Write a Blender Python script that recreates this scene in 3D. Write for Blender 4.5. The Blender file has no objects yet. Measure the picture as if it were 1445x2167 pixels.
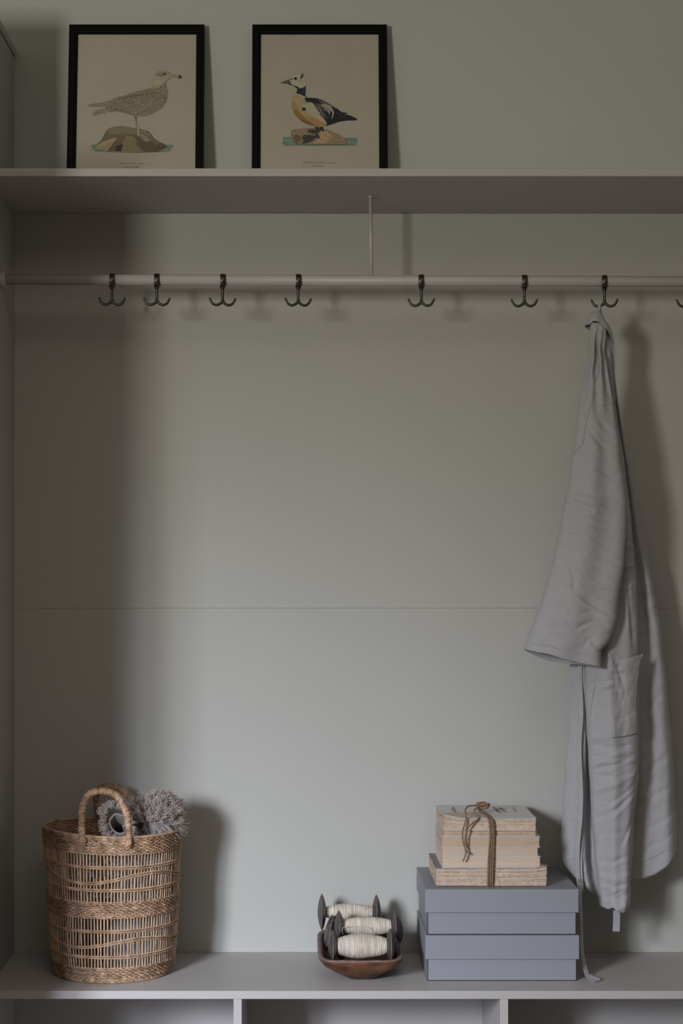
import bpy, math, random
import numpy as np
from mathutils import Vector, Matrix, noise as mnoise

R = random.Random(7)
NR = np.random.RandomState(11)
PI = math.pi
S = bpy.context.scene
COL = S.collection

# ------------------------------------------------------------------ camera
F, CX, CY = 3600.0, 640.0, 1219.0      # focal length and principal point, in pixels of 1445x2167
CAMY, CAMZ = -3.6, 1.328


def P(px, py, y):
    """point of the photograph at depth y (world metres)"""
    s = (y - CAMY) / F
    return np.array([(px - CX) * s, y, CAMZ - (py - CY) * s])


def X(px, y): return (px - CX) * (y - CAMY) / F
def Z(py, y): return CAMZ - (py - CY) * (y - CAMY) / F


cam = bpy.data.cameras.new('camera')
cam.sensor_fit = 'VERTICAL'
cam.sensor_height = 24
cam.lens = F / 2167 * 24
cam.shift_x = (722.5 - CX) / 2167
cam.shift_y = (CY - 1083.5) / 2167
cam_o = bpy.data.objects.new('camera', cam)
COL.objects.link(cam_o)
cam_o.location = (0, CAMY, CAMZ)
cam_o.rotation_euler = (PI / 2, 0, 0)
S.camera = cam_o

# ------------------------------------------------------------------ light
w = bpy.data.worlds.new('world')
S.world = w
w.use_nodes = True
w.node_tree.nodes['Background'].inputs[0].default_value = (0.55, 0.65, 0.8, 1)
w.node_tree.nodes['Background'].inputs[1].default_value = 0.15


def area(name, loc, aim, sx, sy, power, color, spread=180):
    l = bpy.data.lights.new(name, 'AREA')
    l.shape = 'RECTANGLE'
    l.size, l.size_y = sx, sy
    l.energy = power
    l.color = color
    l.spread = math.radians(spread)
    o = bpy.data.objects.new(name, l)
    COL.objects.link(o)
    o.location = loc
    d = Vector(aim) - Vector(loc)
    o.rotation_euler = d.to_track_quat('-Z', 'Y').to_euler()
    return o


# two casements of the window behind the camera; the sky is seen only looking up through them,
# so the daylight falls downward into the room
area('daylight_casement_a', (-1.64, -3.72, 1.72), (-0.4, 0.37, -0.30), 0.26, 0.95, 6.2, (0.68, 0.77, 1.0), 48)
area('daylight_casement_b', (-2.12, -3.72, 1.72), (-0.2, 0.37, -0.30), 0.40, 0.95, 13.6, (0.79, 0.855, 1.0), 50)
area('garden_light', (-1.83, -3.72, 1.85), (-0.1, 0.37, 1.9), 0.42, 0.6, 49, (1.0, 0.945, 0.85), 180)
area('added_overhead_fill', (0.35, -2.35, 2.92), (0.35, -2.35, 0.4), 1.4, 2.1, 12.0, (1.0, 0.86, 0.80), 180)  # unseen overhead fill, added to brighten the wall above the shelf

S.view_settings.view_transform = 'Standard'
S.view_settings.look = 'None'
S.view_settings.gamma = 1
S.view_settings.use_curve_mapping = False
S.view_settings.exposure = 0.0


# ------------------------------------------------------------------ helpers
def lin(c):
    c = np.array(c, float) / 255
    return np.where(c <= 0.04045, c / 12.92, ((c + 0.055) / 1.055) ** 2.4)


def mat(name, color, rough=0.6, metal=0.0, var=0.0, vscale=30, bump=0.0, bscale=200, stretch=(1, 1, 1),
        attr=None, color2=None, spec=0.5, sheen=0.0, bump2=None, detail=4):
    m = bpy.data.materials.new(name)
    m.use_nodes = True
    nt = m.node_tree
    N, L = nt.nodes, nt.links
    b = N['Principled BSDF']
    b.inputs['Roughness'].default_value = rough
    b.inputs['Metallic'].default_value = metal
    b.inputs['Specular IOR Level'].default_value = spec
    if sheen:
        b.inputs['Sheen Weight'].default_value = sheen
        b.inputs['Sheen Roughness'].default_value = 0.5
    tc = N.new('ShaderNodeTexCoord')
    mp = N.new('ShaderNodeMapping')
    mp.inputs['Scale'].default_value = stretch
    L.new(tc.outputs['Object'], mp.inputs['Vector'])
    col = tuple(color) + (1,) if len(color) == 3 else tuple(color)
    src = None
    if attr:
        a = N.new('ShaderNodeVertexColor')
        a.layer_name = attr
        src = a.outputs['Color']
    if var > 0:
        n = N.new('ShaderNodeTexNoise')
        n.inputs['Scale'].default_value = vscale
        n.inputs['Detail'].default_value = detail
        L.new(mp.outputs[0], n.inputs['Vector'])
        r = N.new('ShaderNodeValToRGB')
        r.color_ramp.elements[0].position = 0.3
        r.color_ramp.elements[1].position = 0.7
        c2 = color2 if color2 is not None else [c * (1 - var) for c in col[:3]]
        r.color_ramp.elements[0].color = tuple(c2[:3]) + (1,)
        r.color_ramp.elements[1].color = col
        L.new(n.outputs['Fac'], r.inputs['Fac'])
        if src is not None:
            mx = N.new('ShaderNodeMix')
            mx.data_type = 'RGBA'
            mx.blend_type = 'MULTIPLY'
            mx.inputs[0].default_value = 1
            L.new(r.outputs['Color'], mx.inputs[6])
            L.new(src, mx.inputs[7])
            src = mx.outputs[2]
        else:
            src = r.outputs['Color']
    if attr and var <= 0:
        mx = N.new('ShaderNodeMix')
        mx.data_type = 'RGBA'
        mx.blend_type = 'MULTIPLY'
        mx.inputs[0].default_value = 1
        mx.inputs[6].default_value = col
        L.new(src, mx.inputs[7])
        src = mx.outputs[2]
    if src is not None:
        L.new(src, b.inputs['Base Color'])
    else:
        b.inputs['Base Color'].default_value = col
    last = None
    if bump > 0:
        n2 = N.new('ShaderNodeTexNoise')
        n2.inputs['Scale'].default_value = bscale
        n2.inputs['Detail'].default_value = 5
        L.new(mp.outputs[0], n2.inputs['Vector'])
        bp = N.new('ShaderNodeBump')
        bp.inputs['Strength'].default_value = bump
        bp.inputs['Distance'].default_value = 0.001
        L.new(n2.outputs['Fac'], bp.inputs['Height'])
        last = bp
    if bump2:
        st, sc, s3 = bump2
        mp2 = N.new('ShaderNodeMapping')
        mp2.inputs['Scale'].default_value = s3
        L.new(tc.outputs['Object'], mp2.inputs['Vector'])
        n3 = N.new('ShaderNodeTexNoise')
        n3.inputs['Scale'].default_value = sc
        n3.inputs['Detail'].default_value = 3
        L.new(mp2.outputs[0], n3.inputs['Vector'])
        bq = N.new('ShaderNodeBump')
        bq.inputs['Strength'].default_value = st
        bq.inputs['Distance'].default_value = 0.001
        L.new(n3.outputs['Fac'], bq.inputs['Height'])
        if last:
            L.new(last.outputs[0], bq.inputs['Normal'])
        last = bq
    if last:
        L.new(last.outputs[0], b.inputs['Normal'])
    return m


M = {}
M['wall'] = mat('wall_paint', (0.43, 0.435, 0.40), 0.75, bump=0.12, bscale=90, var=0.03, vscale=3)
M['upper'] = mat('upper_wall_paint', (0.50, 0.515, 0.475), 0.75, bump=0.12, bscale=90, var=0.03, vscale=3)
M['joinery'] = mat('joinery_paint', (0.425, 0.41, 0.40), 0.5, bump=0.10, bscale=140, var=0.03, vscale=5)
M['ceiling'] = mat('ceiling_paint', (0.6, 0.59, 0.56), 0.8)
M['floor'] = mat('floor_wood', (0.26, 0.17, 0.10), 0.5, var=0.5, vscale=4, stretch=(12, 1, 1))
M['iron'] = mat('dark_iron', (0.10, 0.095, 0.088), 0.36, metal=0.9, bump=0.25, bscale=400, var=0.35, vscale=90)
M['rail'] = mat('rail_paint', (0.46, 0.44, 0.43), 0.4)
M['frame'] = mat('black_lacquer', (0.0045, 0.0045, 0.005), 0.5, spec=0.12)
M['paper'] = mat('aged_print_paper', (0.60, 0.54, 0.45), 0.85, var=0.06, vscale=14, spec=0.2)
M['art'] = mat('printed_ink', (1, 1, 1), 0.85, attr='col', spec=0.2)
M['ink'] = mat('caption_ink', (0.09, 0.075, 0.055), 0.85)
M['box'] = mat('grey_box_card', (0.245, 0.255, 0.285), 0.62, bump=0.12, bscale=700)
M['seagrass'] = mat('seagrass', (0.60, 0.40, 0.26), 0.55, attr='tint', var=0.45, vscale=55, bump=0.6, bscale=500,
                    color2=(0.27, 0.16, 0.09))
M['stake'] = mat('seagrass_stake', (0.60, 0.43, 0.28), 0.5, attr='tint', var=0.35, vscale=70)
M['wool'] = mat('grey_wool', (0.50, 0.425, 0.39), 0.9, attr='tint', sheen=0.3, bump=0.5, bscale=900)
M['woolcloth'] = mat('grey_wool_cloth', (0.29, 0.255, 0.245), 0.95, var=0.2, vscale=60, bump=0.5, bscale=600, sheen=0.2)
M['troughwood'] = mat('old_carved_wood', (0.205, 0.082, 0.038), 0.55, var=0.8, vscale=24, stretch=(1, 0.5, 2.2), bump=0.9, bscale=110, detail=8,
                      color2=(0.04, 0.020, 0.013))
M['troughrim'] = mat('greyed_rim_wood', (0.26, 0.19, 0.17), 0.6, var=0.5, vscale=60, bump=0.9, bscale=150,
                     color2=(0.11, 0.07, 0.06))
M['disc'] = mat('ebonised_wood', (0.075, 0.066, 0.068), 0.42, var=0.5, vscale=35, bump=0.25, bscale=150)
M['worn'] = mat('worn_wood_edge', (0.30, 0.19, 0.12), 0.6, var=0.7, vscale=220, color2=(0.06, 0.045, 0.04))
M['thread'] = mat('cream_thread', (0.74, 0.67, 0.57), 0.8, attr='tint', var=0.18, vscale=60)
M['pagesr'] = mat('rough_book_pages', (0.63, 0.50, 0.385), 0.9, attr='tint', var=0.15, vscale=80, bump=0.5, bscale=500)
M['pages'] = mat('smooth_book_pages', (0.55, 0.44, 0.33), 0.85, attr='tint', bump=0.3, bscale=40, stretch=(1, 1, 60))
M['cover'] = mat('grey_paper_cover', (0.62, 0.62, 0.61), 0.7, var=0.08, vscale=30)
M['cover2'] = mat('worn_dark_cover', (0.10, 0.10, 0.11), 0.7, var=0.8, vscale=90, color2=(0.30, 0.29, 0.28))
M['jute'] = mat('jute_twine', (0.34, 0.21, 0.125), 0.85, attr='tint', var=0.4, vscale=250, bump=0.6, bscale=900)
M['linen'] = mat('washed_grey_linen', (0.385, 0.385, 0.397), 0.9, var=0.14, vscale=60, stretch=(14, 14, 1), bump=0.55, bscale=60,
                 sheen=0.15, bump2=(0.50, 60, (1, 1, 16)), detail=6)
M['seam'] = mat('linen_seam', (0.30, 0.295, 0.30), 0.9)

gm = bpy.data.materials.new('picture_glass')
gm.use_nodes = True
nt = gm.node_tree
nt.nodes.clear()
o_ = nt.nodes.new('ShaderNodeOutputMaterial')
mx_ = nt.nodes.new('ShaderNodeMixShader')
tr_ = nt.nodes.new('ShaderNodeBsdfTransparent')
tr_.inputs[0].default_value = (0.95, 0.96, 0.95, 1)
gl_ = nt.nodes.new('ShaderNodeBsdfGlossy')
gl_.inputs['Roughness'].default_value = 0.05
fr_ = nt.nodes.new('ShaderNodeFresnel')
fr_.inputs[0].default_value = 1.45
nt.links.new(fr_.outputs[0], mx_.inputs[0])
nt.links.new(tr_.outputs[0], mx_.inputs[1])
nt.links.new(gl_.outputs[0], mx_.inputs[2])
nt.links.new(mx_.outputs[0], o_.inputs[0])
M['glass'] = gm


class MB:
    """collects geometry, builds ONE mesh object"""
    def __init__(self):
        self.v, self.f, self.t, self.n, self.mi = [], [], [], 0, []

    def add(self, v, f, tint=None, mi=0):
        v = np.asarray(v, float).reshape(-1, 3)
        self.v.append(v)
        self.f += [tuple(int(i) + self.n for i in q) for q in f]
        self.mi += [mi] * len(f)
        if tint is None: tint = (1, 1, 1)
        t = np.asarray(tint, float)
        if t.ndim == 0: t = np.array([t, t, t])
        if t.ndim == 1: t = np.tile(t, (len(v), 1))
        self.t.append(t)
        self.n += len(v)

    def box(self, a, b, tint=None, mi=0):
        x0, y0, z0 = a; x1, y1, z1 = b
        v = [(x0, y0, z0), (x1, y0, z0), (x1, y1, z0), (x0, y1, z0), (x0, y0, z1), (x1, y0, z1), (x1, y1, z1), (x0, y1, z1)]
        self.add(v, [(3, 2, 1, 0), (4, 5, 6, 7), (0, 1, 5, 4), (1, 2, 6, 5), (2, 3, 7, 6), (3, 0, 4, 7)], tint, mi)

    def tube(self, pts, r, seg=6, tint=None, flat=1.0, up=None, mi=0, closed=False, cap=True):
        pts = np.asarray(pts, float)
        n = len(pts)
        if np.ndim(r) == 0: r = np.full(n, float(r))
        r = np.asarray(r, float)
        if closed:
            tan = np.roll(pts, -1, 0) - np.roll(pts, 1, 0)
        else:
            tan = np.gradient(pts, axis=0)
        tan /= np.linalg.norm(tan, axis=1)[:, None] + 1e-12
        if up is None:
            u0 = np.array([0, 0, 1.0]) if abs(tan[0][2]) < 0.9 else np.array([1.0, 0, 0])
            a = np.zeros_like(pts)
            cur = u0 - tan[0] * np.dot(u0, tan[0])
            cur /= np.linalg.norm(cur)
            for i in range(n):
                cur = cur - tan[i] * np.dot(cur, tan[i])
                cur /= np.linalg.norm(cur) + 1e-12
                a[i] = cur
        else:
            up = np.asarray(up, float)
            if up.ndim == 1: up = np.tile(up, (n, 1))
            a = up - tan * np.sum(up * tan, 1)[:, None]
            a /= np.linalg.norm(a, axis=1)[:, None] + 1e-12
        bb = np.cross(tan, a)
        th = np.arange(seg) * 2 * PI / seg
        ring = (pts[:, None, :] + r[:, None, None] * (np.cos(th)[None, :, None] * a[:, None, :] * flat
                                                     + np.sin(th)[None, :, None] * bb[:, None, :]))
        f = []
        m = n if closed else n - 1
        for i in range(m):
            i2 = (i + 1) % n
            for j in range(seg):
                k = (j + 1) % seg
                f.append((i * seg + j, i * seg + k, i2 * seg + k, i2 * seg + j))
        if cap and not closed:
            f.append(tuple(range(seg - 1, -1, -1)))
            f.append(tuple((n - 1) * seg + j for j in range(seg)))
        t = None
        if tint is not None:
            t = np.asarray(tint, float)
            if t.ndim == 1 and len(t) == n and n != 3:
                t = np.repeat(np.repeat(t[:, None], 3, 1), seg, 0)
        self.add(ring.reshape(-1, 3), f, t, mi)

    def lathe(self, prof, origin, axis, seg=32, tint=None, mi=None, jit=0):
        """prof: list of (t along axis, radius)"""
        axis = Vector(axis).normalized()
        a = axis.orthogonal().normalized(); b = axis.cross(a)
        axis, a, b = map(np.array, (axis, a, b))
        v = []
        for t, r in prof:
            for j in range(seg):
                th = 2 * PI * j / seg
                v.append(np.array(origin) + axis * t + (a * math.cos(th) + b * math.sin(th)) * r)
        n = len(prof)
        for i in range(n - 1):
            f = [(i * seg + j, (i + 1) * seg + j, (i + 1) * seg + (j + 1) % seg, i * seg + (j + 1) % seg) for j in range(seg)]
            if i == 0:
                self.add(v, f, tint, mi[i] if mi else 0)
                base = self.n - len(v)
            else:
                self.f += [tuple(q + base for q in g) for g in f]
                self.mi += [mi[i] if mi else 0] * len(f)
        self.f.append(tuple(base + j for j in range(seg)))
        self.f.append(tuple(base + (n - 1) * seg + j for j in range(seg - 1, -1, -1)))
        self.mi += [0, 0]

    def build(self, name, m, parent=None, smooth=False, bevel=0, label=None, kind=None, loc=None, bseg=2):
        me = bpy.data.meshes.new(name)
        V = np.concatenate(self.v)
        if loc is not None: V = V - np.asarray(loc)
        me.from_pydata(V.tolist(), [], self.f)
        ms = m if isinstance(m, (list, tuple)) else [m]
        for k in ms: me.materials.append(k)
        if len(ms) > 1:
            me.polygons.foreach_set('material_index', self.mi)
        T = np.concatenate(self.t)
        ca = me.color_attributes.new('tint', 'FLOAT_COLOR', 'POINT')
        ca.data.foreach_set('color', np.hstack([T, np.ones((len(T), 1))]).ravel())
        if smooth:
            me.polygons.foreach_set('use_smooth', [True] * len(me.polygons))
        me.update()
        o = bpy.data.objects.new(name, me)
        COL.objects.link(o)
        if loc is not None: o.location = loc
        if parent is not None:
            o.parent = parent
            pm = parent.location
            # parents are unrotated empties or meshes: keep world placement
            if loc is None:
                off = Vector((0, 0, 0))
                q = parent
                while q is not None:
                    off += q.location
                    q = q.parent
                o.location = -off
            else:
                off = Vector((0, 0, 0))
                q = parent
                while q is not None:
                    off += q.location
                    q = q.parent
                o.location = Vector(loc) - off
        if bevel:
            bm = o.modifiers.new('bevel', 'BEVEL')
            bm.width = bevel
            bm.segments = bseg
            bm.limit_method = 'ANGLE'
            if smooth is False and bseg > 1:
                me.polygons.foreach_set('use_smooth', [True] * len(me.polygons))
                bm.harden_normals = True
        if label: o['label'] = label
        if kind: o['kind'] = kind
        return o


def thing(name, loc, label, cat, group=None):
    o = bpy.data.objects.new(name, None)
    COL.objects.link(o)
    o.location = loc
    o.empty_display_size = 0.05
    o['label'] = label
    o['category'] = cat
    if group: o['group'] = group
    return o


def boxobj(name, a, b, m, parent=None, bevel=0, kind=None, label=None):
    k = MB(); k.box(a, b)
    return k.build(name, m, parent, bevel=bevel, kind=kind, label=label)


def nz(x, y, z): return mnoise.noise(Vector((x, y, z)))


def spline(pts, n):
    """Catmull-Rom through points"""
    p = np.asarray(pts, float)
    p = np.vstack([2 * p[0] - p[1], p, 2 * p[-1] - p[-2]])
    out = []
    m = len(p) - 3
    for i in range(n):
        t = i / (n - 1) * m
        k = min(int(t), m - 1)
        u = t - k
        a, b, c, d = p[k], p[k + 1], p[k + 2], p[k + 3]
        out.append(0.5 * ((2 * b) + (c - a) * u + (2 * a - 5 * b + 4 * c - d) * u * u + (3 * b - a - 3 * c + d) * u ** 3))
    return np.array(out)


# ------------------------------------------------------------------ setting
WY = 0.371           # face of the niche back
BT = 0.450           # bench top
LX = -0.673          # side of the tall cabinet
RX = 1.42
ST, SB = 2.191, 2.174
CH = 2.95
boxobj('floor', (-2.8, -3.9, -0.1), (2.4, 0.5, 0), M['floor'], kind='structure')
boxobj('ceiling', (-2.8, -3.9, CH), (2.4, 0.5, CH + 0.1), M['ceiling'], kind='structure')
boxobj('wall_left', (-2.9, -3.9, 0), (-2.8, 0.5, CH), M['wall'], kind='structure')
boxobj('wall_right', (2.4, -3.9, 0), (2.5, 0.5, CH), M['wall'], kind='structure')
wb = boxobj('wall_back', (-2.8, WY + 0.004, 0), (2.4, 0.5, CH), M['upper'], kind='structure')
seam = Z(1287, WY)
boxobj('panel', (LX, WY, BT), (RX, WY + 0.0038, seam - 0.0002), M['wall'], wb, bevel=0.0003)
boxobj('panel', (LX, WY, seam + 0.0002), (RX, WY + 0.0038, SB), M['wall'], wb, bevel=0.0003)
boxobj('trim_1', (RX + 0.0002, -0.5, 0), (RX + 0.018, WY, 2.5), M['joinery'], kind='structure')
# wall behind the camera with its window opening
wr = MB()
wx0, wx1, wz0, wz1 = -2.42, -1.42, 1.1, 2.35
wr.box((-2.8, -3.9, 0), (wx0, -3.8, CH)); wr.box((wx1, -3.9, 0), (2.4, -3.8, CH))
wr.box((wx0, -3.9, 0), (wx1, -3.8, wz0)); wr.box((wx0, -3.9, wz1), (wx1, -3.8, CH))
wr.build('wall_rear', M['wall'], kind='structure')
wf = MB()
for x in (wx0, (wx0 + wx1) / 2 - 0.03, wx1 - 0.06): wf.box((x, -3.88, wz0), (x + 0.06, -3.82, wz1))
wf.box((wx0, -3.875, wz0), (wx1, -3.825, wz0 + 0.06)); wf.box((wx0, -3.875, wz1 - 0.06), (wx1, -3.825, wz1))
wf.build('window_1', M['joinery'], kind='structure')

# tall cabinet on the left: its side closes the niche
tc = thing('tall_cabinet', (-1.1, -0.1, 0), 'tall grey painted cabinet closing the niche on its left side', 'cabinet')
CF = -0.50
ztop = Z(103, WY)
ZD = 2.16            # the lower part is deeper than the part above the shelf
boxobj('side_panel', (LX - 0.02, 0, 0), (LX, WY - 0.0002, ztop - 0.018), M['joinery'], tc, bevel=0.0008)
boxobj('side_panel', (LX - 0.02, CF, 0), (LX, -0.0004, ZD), M['joinery'], tc, bevel=0.0008)
boxobj('side_panel', (-1.40, CF, 0), (-1.38, WY, ZD), M['joinery'], tc)
boxobj('side_panel', (-1.40, 0, ZD + 0.019), (-1.38, WY, ztop - 0.018), M['joinery'], tc)
boxobj('top_board', (-1.405, -0.004, ztop - 0.018), (LX + 0.004, WY, ztop), M['joinery'], tc, bevel=0.0008)
boxobj('top_board', (-1.405, CF - 0.004, ZD), (LX, -0.0004, ZD + 0.018), M['joinery'], tc)
boxobj('door', (-1.38, CF, 0.06), (LX - 0.021, CF + 0.02, ZD - 0.002), M['joinery'], tc)
boxobj('door', (-1.38, 0, ZD + 0.02), (LX - 0.021, 0.02, ztop - 0.02), M['joinery'], tc)

# upper shelf
sh = MB()
sh.box((LX + 0.0002, 0, SB), (RX, WY - 0.0002, ST))
shelf = sh.build('wall_shelf', M['joinery'], bevel=0.0012, label='long grey painted shelf board spanning the top of the niche')
shelf['category'] = 'shelf'

# storage bench
bn = thing('storage_bench', (0.3, 0.18, 0), 'low grey painted storage bench with open cubbies under the niche', 'bench')
boxobj('bench_top', (LX + 0.0002, 0, BT - 0.0175), (RX, WY - 0.0002, BT), M['joinery'], bn, bevel=0.0012)
pitch = X(1058, 0) - X(494, 0)
for i in range(3):
    x = X(494, 0) + pitch * i
    boxobj('divider', (x, 0.001, 0.06), (x + 0.0175, WY - 0.007, BT - 0.0176), M['joinery'], bn, bevel=0.0008)
boxobj('back_panel', (LX, WY - 0.007, 0.06), (RX, WY - 0.0002, BT - 0.0176), M['joinery'], bn)
boxobj('bottom_board', (LX, 0.001, 0.043), (RX, WY - 0.007, 0.0598), M['joinery'], bn)
boxobj('plinth', (LX, 0.03, 0), (RX, 0.048, 0.0428), M['joinery'], bn)

# ------------------------------------------------------------------ clothes rail
RY = 0.188
def railz(px): return Z(591.5 + (px - 50) * 4.5 / 1350, RY)
RR = 0.0121
rl = thing('clothes_rail', (0.35, RY, railz(640)), 'pale grey painted clothes rail running across the niche', 'rail')
pl = np.array([LX + 0.0005, RY, railz(2)]); pr = np.array([RX - 0.0005, RY, railz(1970)])
k = MB(); k.tube([pl, pr], RR, 32)
k.build('rod', M['rail'], rl, smooth=True)
for xx, s_ in ((LX, 1), (RX, -1)):
    k = MB()
    zc = railz(2) if s_ == 1 else railz(1970)
    k.lathe([(0.0004, 0.0165), (0.011, 0.0165), (0.0125, 0.0155), (0.0127, 0.0122)], (xx, RY, zc), (s_, 0, 0), 32)
    k.build('end_socket', M['rail'], rl, smooth=False)
k = MB()
xs = X(786, RY)
k.tube([(X(784.0, RY), RY, SB), (X(785.3, RY), RY, railz(786) + RR - 0.001)], 0.0043, 16)
k.tube([(X(784.0, RY), RY, SB), (X(784.0, RY), RY, SB - 0.003)], 0.0058, 16)
k.build('support_stem', M['rail'], rl, smooth=True)


# ------------------------------------------------------------------ hooks
def hook_meshes():
    ring = MB()
    n = 48
    prof = [(-0.0058, 0.0132), (-0.0058, 0.0155), (-0.0048, 0.0163), (0.0048, 0.0163), (0.0058, 0.0155), (0.0058, 0.0132)]
    v, f = [], []
    for i in range(n):
        th = 2 * PI * i / n
        for x, r in prof:
            v.append((x, math.sin(th) * r, math.cos(th) * r))
    for i in range(n):
        for j in range(6):
            a, b = i * 6 + j, i * 6 + (j + 1) % 6
            c, d = ((i + 1) % n) * 6 + (j + 1) % 6, ((i + 1) % n) * 6 + j
            f.append((a, b, c, d))
    ring.add(v, f)
    ring.tube([(-0.004, -0.006, -0.0160), (0.004, -0.006, -0.0160)], 0.0022, 8)
    hk = MB()
    hk.tube([(0, 0, -0.0155), (0, 0, -0.020), (0, 0, -0.033), (0, 0, -0.044), (0, 0, -0.047)],
            [0.0036, 0.0032, 0.0031, 0.0033, 0.0040], 12)
    for s in (-1, 1):
        p = spline([(0, 0, -0.0435), (s * 0.0045, 0, -0.0495), (s * 0.0135, 0, -0.0535), (s * 0.0215, 0, -0.0505),
                    (s * 0.0262, 0, -0.0440), (s * 0.0280, 0, -0.0395)], 22)
        r = np.interp(np.linspace(0, 1, 22), [0, 0.15, 0.6, 1], [0.0036, 0.0033, 0.0028, 0.0024])
        hk.tube(p, r, 10)
        # ball tip
        c = p[-1]
        hk.lathe([(-0.0026, 0.0006), (-0.0016, 0.0020), (0, 0.0027), (0.0016, 0.0020), (0.0026, 0.0006)], c, (0, 0, 1), 10)
    return ring, hk


hp = [(237, 'dark iron double hook on the rail nearest the left cabinet, leftmost of all', 0.10),
      (332, 'dark iron double hook on the rail, second one from the left cabinet', 0.05),
      (471, 'dark iron double hook on the rail, third one from the left cabinet', 0.12),
      (631, 'dark iron double hook on the rail, last one left of the support stem', 0.08),
      (891.5, 'dark iron double hook on the rail, first one right of the support stem', -0.10),
      (1109.5, 'empty dark iron double hook on the rail next left of the robe\'s hook', -0.06),
      (1279, 'dark iron double hook on the rail with the linen robe hanging from it', -0.16),
      (1459, 'dark iron double hook on the rail at the right edge, mostly out of view', 0.0)]
rb, hb = hook_meshes()
first = None
hook_pos = []
for i, (px, lab, yaw) in enumerate(hp):
    loc = (X(px, RY), RY, railz(px) - 0.0022)
    hook_pos.append(loc)
    if first is None:
        t = thing('coat_hook', (0, 0, 0), lab, 'hook', 'iron hooks on the clothes rail')
        rb.build('ring', M['iron'], t, smooth=True)
        hb.build('double_hook', M['iron'], t, smooth=True)
        first = t
    else:
        t = first.copy()
        COL.objects.link(t)
        for ch in list(first.children):
            c = ch.copy(); COL.objects.link(c); c.parent = t
        t['label'] = lab
    t.location = loc
    t.rotation_euler = (0, 0, yaw)


# ------------------------------------------------------------------ framed prints
FW = 0.0195
TILT = math.radians(7.3)
FYB = 0.297
FH = 0.4215


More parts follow.
